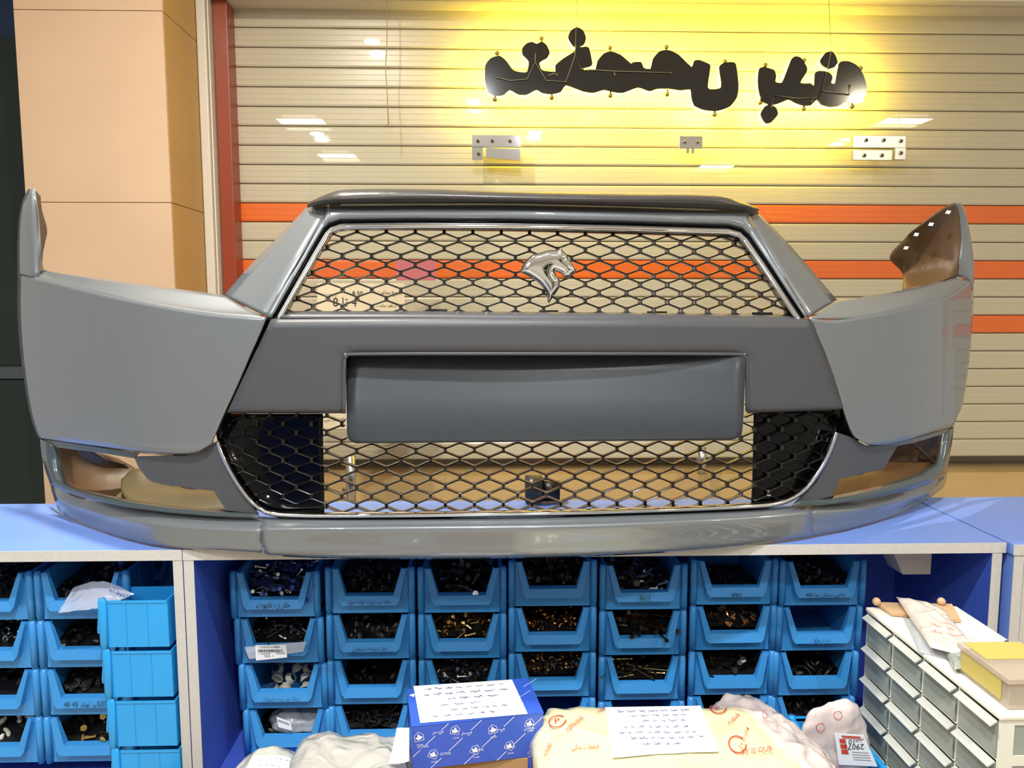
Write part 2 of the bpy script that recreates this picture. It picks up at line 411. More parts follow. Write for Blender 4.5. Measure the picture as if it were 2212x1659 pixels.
for s, px, py, wpx in (('شروع ساعت :', 806, 640, 58), ('8:30', 757, 640, 22), ('تا 11:30', 700, 641, 22), ('بعد از ظهر ساعت :', 806, 665, 58), ('4 تا 8', 716, 662, 50)):
    p = on_leaf(px, py) + nfront * 0.0125; p2 = on_leaf(px + wpx, py)
    add_text(bm, s, p, ux, vz, width=(p2 - p).length, ar=True)
for s, px, py, wpx in (('ساعت کار دهید', 696, 912, 48),):
    p = on_leaf(px, py) + nfront * 0.0125; add_text(bm, s, p, ux, vz, width=(on_leaf(px + wpx, py) - p).length, ar=True)
obj('notice_lettering', bm, M['inkb'], nt_)
bm = bmesh.new(); leafquad(bm, 852, 563, 938, 606, 0.011)
tag(obj('sticker', bm, mat('mauve_sticker', (196, 112, 122), 0.4), None), 'dusty pink rectangular sticker on the open glass door leaf', 'sticker')
# patch fittings
def fitting(name, rects, screws, label, m='chrome', y=GY - 0.014, extra=None):
    cx, cy = (rects[0][0] + rects[0][2]) / 2, (rects[0][1] + rects[0][3]) / 2
    e = tag(empty(name, U(cx, cy, y)), label, 'door fitting')
    for x0, y0, x1, y1 in rects:
        a, b = U(x0, y1, y), U(x1, y0, y)
        boxm('cover_plate', (a.x, y, a.z), (b.x, y + 0.014, b.z), M[m], e, bev=0.0015)
    for sx, sy in screws:
        p = U(sx, sy, y); s = ptube('screw', [(p.x, y - 0.0025, p.z), (p.x, y + 0.003, p.z)], 0.0075, M['steel'], e, 14)
        ptube('screw_socket', [(p.x, y - 0.0035, p.z), (p.x, y - 0.002, p.z)], 0.0035, M['darkmetal'], e, 6)
    return e
fitting('door_patch_fitting', [(1020, 292, 1126, 318), (1020, 318, 1043, 345)], [(1033, 305), (1064, 305), (1102, 305), (1034, 333)], 'chrome corner patch fitting above the open leaf, leftmost of three')
e = tag(empty('door_pivot_clamp', U(1088, 333, GY - .02)), 'chrome pivot clamp holding the top corner of the open glass leaf', 'door fitting')
bm = bmesh.new(); prism(bm, [U(1050, 319, 2.93), U(1124, 322, 2.93), U(1124, 346, 2.93), U(1050, 340, 2.93)], (0, 0.03, 0)); obj('clamp_body', bm, M['chrome'], e)
fitting('door_patch_fitting', [(1467, 294, 1518, 320)], [(1479, 307), (1507, 307)], 'small square grey strike fitting between the two door leaves', 'steel')
e = tag(empty('door_latch_tongue', U(1492, 325, GY - .01)), 'pair of short grey latch tongues under the small middle fitting', 'door fitting')
for px in (1486, 1497):
    a, b = U(px - 3, 331, GY - .012), U(px + 3, 319.5, GY - .012); boxm('tongue', (a.x, GY - .012, a.z), (b.x, GY - .006, b.z), M['steel'], e)
fitting('door_patch_fitting', [(1842, 293, 1958, 319), (1932, 319, 1958, 345)], [(1871, 303), (1909, 303), (1946, 305), (1946, 331)], 'brushed corner patch fitting at top right of the closed leaf', 'steel')
fitting('door_pivot_clamp', [(1842, 324, 1928, 346)], [(1867, 336), (1905, 336)], 'lower brushed clamp bar with two screws under the right corner fitting', 'steel')
# ceiling fixtures
for i, (x, y, p, c, s) in enumerate(DOWN):
    e = tag(empty('ceiling_downlight', (x, y, CEIL)), ['round white downlight over the workbench', 'round downlight over the left of the room', 'round downlight behind the camera', 'warm round downlight above the counter left', 'round downlight over the right of the room', 'warm round downlight above the counter right'][i], 'ceiling light', 'round downlights in the ceiling')
    ptube('rim', [(x, y, CEIL - 0.006), (x, y, CEIL)], s * 0.62, M['lampoff'], e, 24)
    ptube('lamp_face', [(x, y, CEIL - 0.008), (x, y, CEIL - 0.006)], s * 0.5, M['lampwarm'] if c == WARM else M['lampon'], e, 24)
for i, (x, y, p) in enumerate(TROF):
    e = tag(empty('ceiling_troffer', (x, y, CEIL)), ['louvred ceiling light nearest the glass on the left', 'louvred ceiling light at the left rear', 'louvred ceiling light at the right rear', 'louvred ceiling light on the right'][i], 'ceiling light', 'louvred lights in the ceiling')
    boxm('light_face', (x - .13, y - .10, CEIL - 0.012), (x + .13, y + .10, CEIL - 0.002), M['trofon'], e)
    for j in range(9):
        boxm('louvre', (x - .13 + j * .0315, y - .10, CEIL - 0.03), (x - .127 + j * .0315, y + .10, CEIL - 0.013), M['lampoff'], e)
    boxm('louvre', (x - .13, y - .006, CEIL - 0.03), (x + .13, y + .006, CEIL - 0.013), M['lampoff'], e)
# room behind the camera, seen only in reflections: a dark window wall and a rack
e = tag(empty('storage_rack', (1.9, YB + .3, 0)), 'white storage rack against the back wall', 'rack')
for x in (1.0, 1.9, 2.8): boxm('upright', (x - .03, YB + .05, 0), (x + .03, YB + .45, 2.3), M['whitepaint'], e)
for z in (0.3, 0.95, 1.6, 2.25): boxm('shelf', (1.03, YB + .05, z), (2.77, YB + .44, z + .03), M['whitepaint'], e)
tag(boxm('rack_back_panel', (0.9, YB + .01, 0), (2.9, YB + .04, 2.4), M['green']), 'dark panel behind the storage rack', 'panel')
tag(boxm('wall_cabinet', (-2.6, YB + .02, 0), (-1.2, YB + .5, 1.9), M['lamdark'], bev=.005), 'tall blue cabinet against the back wall', 'cabinet')
# ================================================================== LED SIGN (seen from behind)
SGN = GY - 0.035
SB = 0.016
def zs(x, y, Y=SGN): return U(940 + x / 2.1686, 30 + y / 2.1686, Y)
def smoothpoly(P, n=3):
    out = []
    N = len(P)
    for i in range(N):
        p0, p1, p2, p3 = (Vector(P[(i + j - 1) % N]) for j in range(4))
        for s in range(n):
            u = s / n
            c = 0.5 * ((2*p1) + (-p0+p2)*u + (2*p0-5*p1+4*p2-p3)*u*u + (-p0+3*p1-3*p2+p3)*u**3)
            out.append(0.35 * p1.lerp(p2, u) + 0.65 * c)
    return out
def letter(P, parent, name='letter_plate', dy=0.0):
    Q = smoothpoly(P)
    bm = bmesh.new(); prism(bm, [zs(x, y) + Vector((0, dy, 0)) for x, y in Q], (0, 0.008, 0)); obj(name, bm, M['black'], parent)
    cx = sum(p.x for p in Q) / len(Q); cy = sum(p.y for p in Q) / len(Q)
    bm = bmesh.new(); prism(bm, [zs(x, y) + Vector((0, dy + 0.022, 0)) for x, y in Q], (0, 0.002, 0)); obj('led_backlight', bm, M['led'], parent)
SW1 = [(232,300),(235,240),(260,207),(300,195),(332,218),(365,262),(400,272),(430,270),(437,222),(408,190),(408,160),(430,137),(455,131),(475,140),(500,130),(522,145),(537,180),(525,207),(490,228),(500,262),(545,270),(563,268),(563,240),(600,208),(648,178),(660,158),(700,153),(722,160),(737,232),(725,247),(692,256),(700,262),(748,262),(760,220),(790,185),(825,175),(870,192),(918,232),(925,226),(965,225),(978,252),(1008,256),(1020,210),(1050,176),(1090,168),(1140,190),(1200,247),(1213,220),(1238,215),(1285,235),(1290,252),(1278,345),(1310,352),(1337,345),(1340,320),(1330,250),(1350,230),(1390,225),(1410,237),(1422,330),(1415,390),(1380,435),(1320,455),(1260,450),(1215,430),(1200,390),(1195,355),(1150,358),(1090,350),(1040,351),(1005,362),(950,345),(880,370),(830,365),(790,356),(740,370),(690,362),(614,335),(590,365),(545,377),(500,370),(475,356),(430,378),(390,378),(350,357),(320,380),(280,385),(247,365),(235,330)]
SD1 = [(622,112),(636,78),(663,62),(692,76),(707,112),(697,145),(672,156),(648,154)]
SW2 = [(1512,300),(1518,257),(1540,248),(1588,262),(1598,290),(1595,318),(1625,320),(1650,260),(1670,210),(1690,198),(1715,206),(1743,250),(1740,275),(1712,322),(1760,325),(1775,335),(1779,278),(1800,266),(1835,270),(1858,285),(1862,302),(1856,322),(1874,322),(1888,240),(1903,222),(1940,222),(1978,242),(2007,285),(2023,340),(2015,382),(1985,412),(1950,418),(1925,412),(1890,432),(1850,436),(1810,425),(1790,402),(1760,428),(1725,430),(1690,418),(1655,402),(1610,420),(1570,428),(1540,415),(1522,385),(1513,340)]
SD2 = [(1803,218),(1828,183),(1858,175),(1876,195),(1886,228),(1870,250),(1840,258),(1812,240)]
SD3 = [(1524,468),(1545,432),(1572,425),(1598,440),(1606,472),(1575,508),(1553,514),(1538,500)]
SCREW1 = [(292,183,205),(500,114,136),(820,158,180),(1085,154,176),(1360,222,236),(281,398,378),(547,390,370),(822,380,362),(1090,374,352),(1312,469,452)]
SCREW2 = [(1550,238,254),(1732,216,232),(1996,253,272),(1527,414,396),(1730,442,424),(1957,432,414)]
def sign(cx, words, dots, screws, wires, terms, hang, label):
    e = tag(empty('hanging_sign', zs(cx, 250)), label, 'sign')
    for P in words: letter(P, e)
    for P in dots: letter(P, e, dy=-0.0005)
    for x, y, yb in screws:
        p = zs(x, y); b = zs(x, yb)
        bm = bmesh.new(); bmesh.ops.create_uvsphere(bm, u_segments=12, v_segments=8, radius=0.0095, matrix=Matrix.Translation((p.x, SGN + .008, p.z)))
        tube(bm, [(p.x, SGN + .006, p.z), (b.x, SGN + .006, b.z)], 0.004, 6)
        obj('bolt', bm, M['brass'], e, smooth=True)
    for W in wires:
        ptube('wire', [zs(x, y, SGN - 0.004) for x, y in W], 0.0018, M['wire'], e, 5)
    for x, y in terms:
        p = zs(x, y, SGN - 0.003); ptube('terminal', [(p.x, p.y - .004, p.z), (p.x, p.y + .003, p.z)], 0.0032, M['brass'], e, 8)
    ptube('hanging_wire', [zs(*hang[0], SGN - .004), zs(hang[1][0], -150, SGN - .004)], 0.0012, M['wire'], e, 5)
sign(800, [SW1], [SD1], SCREW1, [[(292,298),(350,313),(430,306),(468,225),(520,312),(612,318),(655,195),(682,258),(830,268),(1100,276)], [(468,222),(470,190)], [(535,288),(560,278),(575,296)], [(838,272),(843,288)], [(655,195),(657,150)]],
     [(292,300),(470,190),(533,288),(572,284),(842,287),(1102,277),(657,152)], [(657,150),(668,0)], 'large black cut-letter sign with yellow backlight, the longer word on the left')
sign(1770, [SW2], [SD2, SD3], SCREW2, [[(1575,436),(1588,382),(1700,396),(1800,392),(1838,258),(1855,175)], [(1762,412),(1778,390),(1795,410)], [(1815,362),(1880,370),(1940,378),(1944,334)]],
     [(1575,436),(1762,412),(1797,410),(1838,258),(1944,333)], [(1855,178),(1840,0)], 'smaller black cut-letter sign with yellow backlight, the shorter word on the right')
tag(ptube('hanging_wire', [U(835, -60, 2.9), U(836, 90, 2.9), U(833, 150, 2.9), U(837, 215, 2.9), U(839, 268, 2.9), U(833, 272, 2.9)], 0.0016, M['wire'], None, 5), 'thin bent wire hanging down in front of the left glass', 'wire')
# ================================================================== COUNTER
ZC = 1.05; TH = 0.0165
CF = Uz(200, 1190, ZC).y; CB = Uz(1100, 1081, ZC).y
xs = Uz(391, 1190, ZC).x
xr = Uz(2180, 1175, ZC).x
xd = U(2190, 1184, CF).x
def slab(name, x0, x1, label, y0=CF, skew=0):
    e = tag(empty(name, ((x0 + x1) / 2, CB, ZC)), label, 'countertop')
    P = [Vector((x0, y0 + .0012, 0)), Vector((x1, y0 + .0012, 0)), Vector((x1 - skew, CB, 0)), Vector((x0, CB, 0))]
    bm = bmesh.new(); prism(bm, [p + Vector((0, 0, ZC - TH)) for p in P], (0, 0, TH)); obj('board', bm, M['lam'], e)
    boxm('edge_band', (x0, y0, ZC - TH), (x1, y0 + .0011, ZC + 0.0002), M['band'], e)
    return e
slab('countertop', -1.75, xs - 0.0006, 'pale blue countertop left of the seam with scuffed white front edge')
slab('countertop', xs + 0.0006, xr, 'pale blue countertop under the bumper, right of the seam on its edge')
slab('countertop', xr + 0.004, 1.75, 'pale blue countertop at the far right beyond the dark gap', y0=CF - 0.012)
CBY = CB - 0.002
ZU = ZC - TH - 0.0005
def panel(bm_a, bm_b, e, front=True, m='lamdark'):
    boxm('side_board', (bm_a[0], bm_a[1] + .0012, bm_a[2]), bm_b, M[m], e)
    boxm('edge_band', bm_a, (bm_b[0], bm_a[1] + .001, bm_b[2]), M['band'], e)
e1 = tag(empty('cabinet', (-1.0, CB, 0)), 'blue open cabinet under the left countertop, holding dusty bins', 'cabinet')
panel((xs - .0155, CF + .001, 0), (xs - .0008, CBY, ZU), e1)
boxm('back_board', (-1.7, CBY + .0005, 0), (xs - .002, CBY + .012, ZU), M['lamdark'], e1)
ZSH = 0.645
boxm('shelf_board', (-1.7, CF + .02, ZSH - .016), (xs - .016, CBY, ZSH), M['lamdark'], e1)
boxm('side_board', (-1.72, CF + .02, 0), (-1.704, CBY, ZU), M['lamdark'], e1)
e2 = tag(empty('cabinet', (0.1, CB, 0)), 'blue open cabinet under the bumper, holding the wall of parts bins', 'cabinet')
panel((xs + .0008, CF + .001, 0), (xs + .0165, CBY, ZU), e2)
xR = U(2165, 1215, CF).x
panel((xR - .016 + .0, CF + .001, 0), (xR, CBY, ZU), e2)
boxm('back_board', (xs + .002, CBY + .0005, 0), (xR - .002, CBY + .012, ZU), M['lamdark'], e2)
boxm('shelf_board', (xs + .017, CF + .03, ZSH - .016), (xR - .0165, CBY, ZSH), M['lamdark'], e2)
e3 = tag(empty('cabinet', (1.0, CB, 0)), 'blue cabinet at the far right under the corner countertop', 'cabinet')
panel((xR + .012, CF - .010, 0), (xR + .028, CBY, ZU), e3, m='lam')
boxm('door_panel', (xR + .029, CF - .010, 0.08), (1.7, CF + .006, ZU), M['band'], e3)
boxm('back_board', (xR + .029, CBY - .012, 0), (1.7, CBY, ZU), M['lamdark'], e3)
# socket box hanging below the counter
a, b = U(1950, 1241, 1.25), U(2012, 1206, 1.25)
e = tag(empty('socket_box', (a.x, 1.25, ZU)), 'grey-white plastic socket box fixed under the countertop at the right', 'socket')
bm = bmesh.new(); zb = a.z
prism(bm, [Vector((a.x - .03, 1.25, ZU)), Vector((a.x, 1.25, zb)), Vector((b.x, 1.25, zb)), Vector((b.x, 1.25, ZU))], (0, 0.05, 0)); obj('housing', bm, M['outlet'], e)
p = Vector((a.x - .014, 1.249, ZU - .012)); ptube('socket_hole', [p, p + Vector((0, .004, 0))], 0.008, M['blackpl'], e, 16)
# bench in front of the cabinet (mostly out of frame) carrying the foreground things
BZ = 0.69
e = tag(empty('workbench', (0.15, 0.85, 0)), 'low wooden bench in front of the cabinets under the bags and boxes', 'bench')
boxm('bench_top', (-.52, .52, BZ - .03), (1.0, 1.135, BZ), M['wood'], e)
for x in (-.5, .94):
    for y in (.54, 1.07): boxm('leg', (x, y, 0), (x + .04, y + .04, BZ - .031), M['wood'], e)
# ================================================================== BUMPER
base = [(144,1124),(200,1146),(268,1168),(334,1183),(418,1188.5),(552,1200),(830,1206),(1100,1206),(1375,1199),(1512,1190),(1707,1170),(1825,1149),(1928,1122),(1987,1096)]
D0T = [(px, Uz(px, py, ZC + .0015).y) for px, py in base]
D0T = [(40, 1.50), (70, 1.42), (110, D0T[0][1] + .035)] + D0T + [(2020, D0T[-1][1] + .045), (2060, 1.56), (2100, 1.66)]
# smooth the table
def D0(px):
    s = 0; 
    for k, wgt in ((-100, 1), (-66, 2), (-33, 3), (0, 4), (33, 3), (66, 2), (100, 1)): s += wgt * interp(D0T, px + k)
    return s / 16
def D0raw(px): return interp(D0T, px)
SQ = 0.955
def Dw(px): return D0(1070 + (px - 1070) * SQ)
def P3(px, py, off=0.0, D=None):
    p = U(px, py, (D or Dw)(px) + off)
    if p.z < ZC + .0042 and p.y > CF - .006: p.z = ZC + .0042
    return p
def loftpx(rows, nx, ny, D=None, smoothrow=True):
    """rows: polylines of (px,py,off) top to bottom -> grid of world points"""
    RR = [catmull([tuple(p) + (0.0,) * (3 - len(p)) for p in r], nx) for r in rows]
    cols = list(zip(*RR)); out = []
    for c in cols: out.append(catmull(list(c), ny) if smoothrow else [c[0].lerp(c[-1], i/(ny-1)) for i in range(ny)])
    return [[P3(c[j].x, c[j].y, c[j].z, D) for c in out] for j in range(ny)]
def skin(name, rows, m, parent, nx=40, ny=10, D=None, t=0.003, smoothrow=True, toward=True):
    bm = bmesh.new(); G = loftpx(rows, nx, ny, D, smoothrow); grid(bm, G)
    # make normals face the camera side
    bm.faces.ensure_lookup_table(); bm.normal_update()
    s = sum((f.calc_center_median() - Vector((0, 0, CAMZ))).dot(f.normal) * f.calc_area() for f in bm.faces)
    if s > 0: bmesh.ops.reverse_faces(bm, faces=bm.faces[:])
    me = bpy.data.meshes.new(name); bm.to_mesh(me); bm.free(); me.shade_smooth()
    o = link(name, me, M[m] if isinstance(m, str) else m, parent); solid(o, t, -1.0)
    return o
def seglin(P, n=8):
    out = []
    for a, b in zip(P, P[1:]):
        a = tuple(a) + (0.0,) * (3 - len(a)); b = tuple(b) + (0.0,) * (3 - len(b))
        for i in range(n): out.append(tuple(a[k] + (b[k] - a[k]) * i / n for k in range(3)))
    out.append(tuple(P[-1]) + (0.0,) * (3 - len(P[-1]))); return out
def skinlin(name, rows, m, parent, n=8, D=None, t=0.003, sm=True):
    """rows with equal point counts, straight between points"""
    RR = [seglin(r, n) for r in rows]
    bm = bmesh.new(); grid(bm, [[P3(*p, D) for p in r] for r in RR]); bm.normal_update()
    s = sum((f.calc_center_median() - Vector((0, 0, CAMZ))).dot(f.normal) * f.calc_area() for f in bm.faces)
    if s > 0: bmesh.ops.reverse_faces(bm, faces=bm.faces[:])
    me = bpy.data.meshes.new(name); bm.to_mesh(me); bm.free()
    if sm: me.shade_smooth()
    o = link(name, me, M[m] if isinstance(m, str) else m, parent); solid(o, t, -1.0); return o
B = tag(empty('car_bumper', (0.05, 1.25, ZC)), 'silver-grey car front bumper with black mesh grilles and chrome trim, on the counter', 'car bumper')
# --- wings
WL = [[(38,592,.0),(76,597,0),(150,615),(250,640),(420,672),(500,681),(575,686)],
      [(37,650),(80,650),(160,668),(260,690),(420,712),(500,718),(561,720)],
      [(40,720),(90,725),(170,740),(280,757),(420,765),(490,765),(543,760,.0)],
      [(50,810),(100,820),(190,832),(290,840),(400,838),(460,834),(512,832)],
      [(64,890),(110,900),(200,912),(300,922),(400,918),(440,912),(477,908)],
      [(78,936),(120,942),(210,954),(300,962),(390,962),(430,955),(459,950)],
      [(86,948),(130,953),(210,966),(300,978),(380,985),(425,981),(446,968)],
      [(92,950,.012),(132,956,.014),(210,967,.016),(300,979,.016),(380,985,.016),(424,981,.016),(444,968,.016)]]
skin('wing_panel', WL, 'paint', B, 60, 36)
skin('wing_flange', [[(94,583,.05),(150,592,.055),(250,606,.06),(350,620,.06),(430,630,.06),(484,638,.06)],
                     [(78,592,.012),(150,608,.015),(250,630,.016),(350,653,.016),(440,668,.016),(550,677,.02)],
                     [(76,597,0),(150,615),(250,640),(350,661),(460,677),(575,686,.002)]], 'paint', B, 40, 8)
WR = [[(1749,686,.0),(1794,692),(1860,684),(1915,674),(1995,654),(2062,631),(2101,600)],
      [(1763,715),(1800,722),(1870,718),(1930,708),(2000,690),(2060,672),(2103,650)],
      [(1787,770),(1820,782),(1880,786),(1940,780),(2005,765),(2060,748),(2099,725)],
      [(1812,845),(1840,862),(1890,868),(1950,862),(2010,848),(2055,832),(2090,810)],
      [(1828,900),(1855,922),(1900,928),(1955,922),(2010,906),(2045,893),(2078,878)],
      [(1842,935),(1866,950),(1905,954),(1955,946),(2005,930),(2035,920),(2064,910)],
      [(1856,952),(1876,962),(1910,963),(1955,955),(2004,940),(2035,931),(2060,924)],
      [(1858,953,.014),(1877,962,.016),(1910,963,.016),(1955,955,.016),(2003,940,.016),(2032,932,.014),(2056,925,.012)]]
skin('wing_panel', WR, 'paint', B, 60, 36)
skin('wing_flange', [[(1808,648,.06),(1860,642,.06),(1911,634,.06),(1995,618,.06),(2040,607,.05),(2070,597,.05)],
                     [(1770,677,.02),(1850,674,.016),(1915,664,.016),(1995,644,.016),(2050,624,.014),(2084,604,.012)],
                     [(1749,686,.002),(1850,686),(1915,674),(1995,654),(2062,631),(2099,602)]], 'paint', B, 40, 8)
# --- horns (rising ends) with the dark inner flaps
skin('wing_horn', [[(61,408,.02),(50,430,.01),(41,470,.0),(37,530,.0),(37,594,.0)],
                   [(66,409,.008),(62,440,.0),(62,490,-.004),(68,550,-.004),(77,597,.0)],
                   [(75,408,.02),(79,440,.02),(84,490,.02),(89,545,.025),(94,583,.045)]], 'paint', B, 24, 10)
skin('inner_flap', [[(75,409,.022),(80,440,.022),(85,490,.022),(89,545,.027),(93,582,.045)],
                    [(86,422,.10),(90,445,.12),(97,490,.14),(98,520,.14),(90,556,.10)],
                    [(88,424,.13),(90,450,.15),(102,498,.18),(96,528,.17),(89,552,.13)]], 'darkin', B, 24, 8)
skin('wing_horn', [[(2065,438,.02),(2074,470,.02),(2077,520,.02),(2074,565,.02),(2069,597,.045)],
                   [(2076,440,.005),(2088,475,.0),(2094,525,.0),(2096,575,.0),(2092,603,.0)],
                   [(2082,447,.015),(2094,495,.01),(2102,545,.0),(2105,590,.0),(2103,625,.0)]], 'paint', B, 24, 10)
skin('inner_flap', [[(2064,439,.022),(2073,470,.022),(2076,520,.022),(2073,565,.024),(2068,598,.045)],
                    [(2044,448,.06),(2035,480,.10),(2025,530,.14),(2020,580,.15),(2012,615,.12)],
                    [(2012,470,.12),(1990,505,.19),(1975,545,.24),(1978,590,.24),(1975,622,.17)],
                    [(1985,492,.17),(1956,514,.25),(1922,556,.31),(1949,590,.30),(1949,628,.22)]], 'liner', B, 30, 20)
for px, py in ((2048,459),(2011,485),(1979,507),(1957,536)):
    c = U(px, py, Dw(px) + interp([(1950,.27),(2012,.12),(2064,.022)], px) - .012)
    bm = bmesh.new(); prism(bm, [c + Vector((-.005, 0, -.002)), c + Vector((.003, 0, -.003)), c + Vector((.006, 0, .003)), c + Vector((-.002, 0, .004))], (0, 0.001, 0))
    obj('clip_slot', bm, M['white'], B)
# --- hood frame around the upper grille
skin('hood_side', [[(484,638,.08),(540,573,.115),(600,512,.145),(663,447,.175)], [(575,683,.02),(618,604,.045),(655,540,.075),(712,441,.150)]], 'paint', B, 30, 6)
skin('hood_side', [[(1637,459,.175),(1690,512,.145),(1745,574,.115),(1808,648,.08)], [(1610,456,.148),(1660,540,.08),(1705,618,.045),(1748,685,.02)]], 'paint', B, 30, 6)
def hoff(y): return .012 + (686 - y) / 245 * .11
HO = [(573,684),(612,612),(657,535),(700,461),(712,442),(742,440),(900,438),(1106,438),(1350,444),(1580,452),(1610,457),(1626,478),(1670,552),(1712,625),(1746,684)]
HI = [(590,686),(640,598),(668,549),(697,500),(710,487),(736,478),(900,476),(1106,477),(1350,482),(1574,489),(1602,497),(1618,512),(1660,572),(1700,632),(1737,686)]
mid = [((a[0]*.35 + b[0]*.65), (a[1]*.35 + b[1]*.65)) for a, b in zip(HO, HI)]
skinlin('hood_frame', [[(x, y - (7 if y < 460 else 0), hoff(y) + .024 * max(0, min(1, (600 - y) / 120))) for x, y in HO], [(x, y, hoff(y) - .003) for x, y in mid], [(x, y, hoff(y) + .012) for x, y in HI]], 'paint', B)
def inset(path, d):
    out = []
    for i, p in enumerate(path):
        a, b = path[max(i-1, 0)], path[min(i+1, len(path)-1)]
        tx, ty = b[0]-a[0], b[1]-a[1]; L = math.hypot(tx, ty); out.append((p[0] - ty/L*d, p[1] + tx/L*d))
    return out
c0, c1, c2, c3 = inset(HI, -2), inset(HI, 5), inset(HI, 11), inset(HI, 15)
skinlin('black_gap_strip', [[(x, y, hoff(y) + .012) for x, y in c0], [(x, y, hoff(y) + .016) for x, y in c1]], 'gloss', B)
skinlin('chrome_surround', [[(x, y, hoff(y) + .016) for x, y in inset(HI, 2)], [(x, y, hoff(y) + .006) for x, y in inset(HI, 5)], [(x, y, hoff(y) + .004) for x, y in inset(HI, 9)], [(x, y, hoff(y) + .0055) for x, y in inset(HI, 14)], [(x, y, hoff(y) + .009) for x, y in inset(HI, 18)], [(x, y, hoff(y) + .05) for x, y in inset(HI, 21)]], 'chrome', B)
# rubber seal along the top
skin('rubber_seal', [[(664,449,.16),(690,444,.135),(725,441,.115),(900,440,.112),(1106,440,.112),(1350,446,.112),(1560,453,.115),(1610,458,.125),(1637,463,.15)],
                     [(664,442,.15),(692,434,.115),(735,430,.098),(900,428,.096),(1106,431,.096),(1350,436,.096),(1560,440,.10),(1615,444,.11),(1637,455,.14)],
                     [(667,437,.155),(700,422,.13),(738,411,.118),(900,411,.11),(1106,416,.11),(1350,420,.11),(1556,424,.112),(1600,436,.13),(1640,451,.155)],
                     [(672,436,.18),(702,421,.17),(740,410,.165),(900,408,.16),(1106,413,.16),(1350,418,.16),(1558,423,.16),(1602,435,.17),(1641,451,.18)]], 'rubber', B, 80, 14, t=.004)
# --- mesh grilles
def clipseg(p, q, poly):
    out = []; n = 14
    def inside(x, y):
        c = False
        for i in range(len(poly)):
            x1, y1 = poly[i]; x2, y2 = poly[i-1]
            if (y1 > y) != (y2 > y) and x < (x2-x1)*(y-y1)/(y2-y1)+x1: c = not c
        return c
    pts = [(p[0]+(q[0]-p[0])*i/n, p[1]+(q[1]-p[1])*i/n) for i in range(n+1)]
    for a, b in zip(pts, pts[1:]):
        if inside(*a) and inside(*b): out.append((a, b))
    if len(out) == n: return [(p, q)]
    if out: return [(out[0][0], out[-1][1])]
    return []
def bar(bm, a, b, w, off, depth, D):
    dx, dy = b[0]-a[0], b[1]-a[1]; L = math.hypot(dx, dy) or 1; nx, ny = -dy/L*w/2, dx/L*w/2
    a = (a[0]-dx/L*.8, a[1]-dy/L*.8); b = (b[0]+dx/L*.8, b[1]+dy/L*.8)
    A = []
    for (x, y) in ((a[0]-nx, a[1]-ny), (b[0]-nx, b[1]-ny), (b[0]+nx, b[1]+ny), (a[0]+nx, a[1]+ny)):
        A.append(P3(x, y, off(x, y), D))
    f = [bm.verts.new(p) for p in A]; k = [bm.verts.new(p + Vector((0, depth, 0))) for p in A]
    # bevelled front ridge
    m0 = bm.verts.new((A[0]+A[3])/2 + Vector((0, -.0012, 0))); m1 = bm.verts.new((A[1]+A[2])/2 + Vector((0, -.0012, 0)))
    bm.faces.new((f[0], f[1], m1, m0)); bm.faces.new((m0, m1, f[2], f[3]))
    bm.faces.new((f[1], f[0], k[0], k[1])); bm.faces.new((f[3], f[2], k[2], k[3])); bm.faces.new(k)
def honeycomb(colx, y0, rows, pitch, shear, poly, off, w, depth, D, link_len):
    bm = bmesh.new(); amp = (pitch - link_len) / 2
    def node(i, r, up):   # strand r at column i; alternates
        x = colx(i); s = 1 if (i + r) % 2 == 0 else -1
        return (x, y0 + r * pitch + s * amp + shear(x))
    for r in range(rows):
        for i in range(-18, 70):
            a, b = node(i, r, 0), node(i + 1, r, 0)
            fa = 0.10
            a2 = (a[0] + (b[0]-a[0])*fa, a[1]); b2 = (b[0] - (b[0]-a[0])*fa, b[1])
            for s in clipseg(a2, b2, poly): bar(bm, s[0], s[1], w, off, depth, D)
            for s in clipseg((a[0] - (b[0]-a[0])*fa, a[1]), a2, poly): bar(bm, s[0], s[1], w * 1.15, off, depth, D)
        for i in range(-18, 70):
            if (i + r) % 2 == 0 and r + 1 < rows:
                a, b = node(i, r, 0), node(i, r + 1, 0)
                for s in clipseg(a, b, poly): bar(bm, s[0], s[1], w * 2.0, off, depth, D)
    return bm
def colU(i):
    k = i / 2; return 770.6 + 63.6 * k - .227 * k * k
GU = [(606,688),(640,622),(672,566),(707,506),(722,494),(745,490),(1106,491),(1560,503),(1590,508),(1610,520),(1650,578),(1690,640),(1718,690)]
off_u = lambda x, y: hoff(y) + .030
obj('upper_grille_mesh', honeycomb(colU, 488.5, 11, 18.35, lambda x: .012 * (x - 770) if x > 770 else 0, GU, off_u, 3.4, .011, Dw, 9.2), M['grille'], B)
# rim of the grille moulding and its foot bar
GR = [(612,681),(644,622),(676,566),(711,508),(725,498),(746,495),(900,494),(1106,496),(1350,502),(1558,508),(1586,513),(1606,526),(1646,582),(1686,642),(1712,683)]
bm = bmesh.new()
for a, b in zip(GR, GR[1:]): bar(bm, a, b, 5.5, off_u, .014, Dw)
obj('grille_rim', bm, M['grille'], B)
skinlin('grille_foot', [[(612,672,hoff(672)+.026),(900,672,hoff(672)+.026),(1350,675,hoff(672)+.026),(1712,681,hoff(672)+.026)], [(606,685,.012),(900,684,.012),(1350,685,.012),(1718,689,.012)]], 'plastic', B, 14)
for a, b in ((920,965),(1166,1205),(1400,1440),(1628,1668)):
    yy = 668 + .01 * (a - 900); bm = bmesh.new(); bar(bm, (a, yy + 2), (b, yy + 2), 5, lambda x, y: hoff(y) + .034, .006, Dw)
    obj('fixing_tab', bm, M['grille'], B)
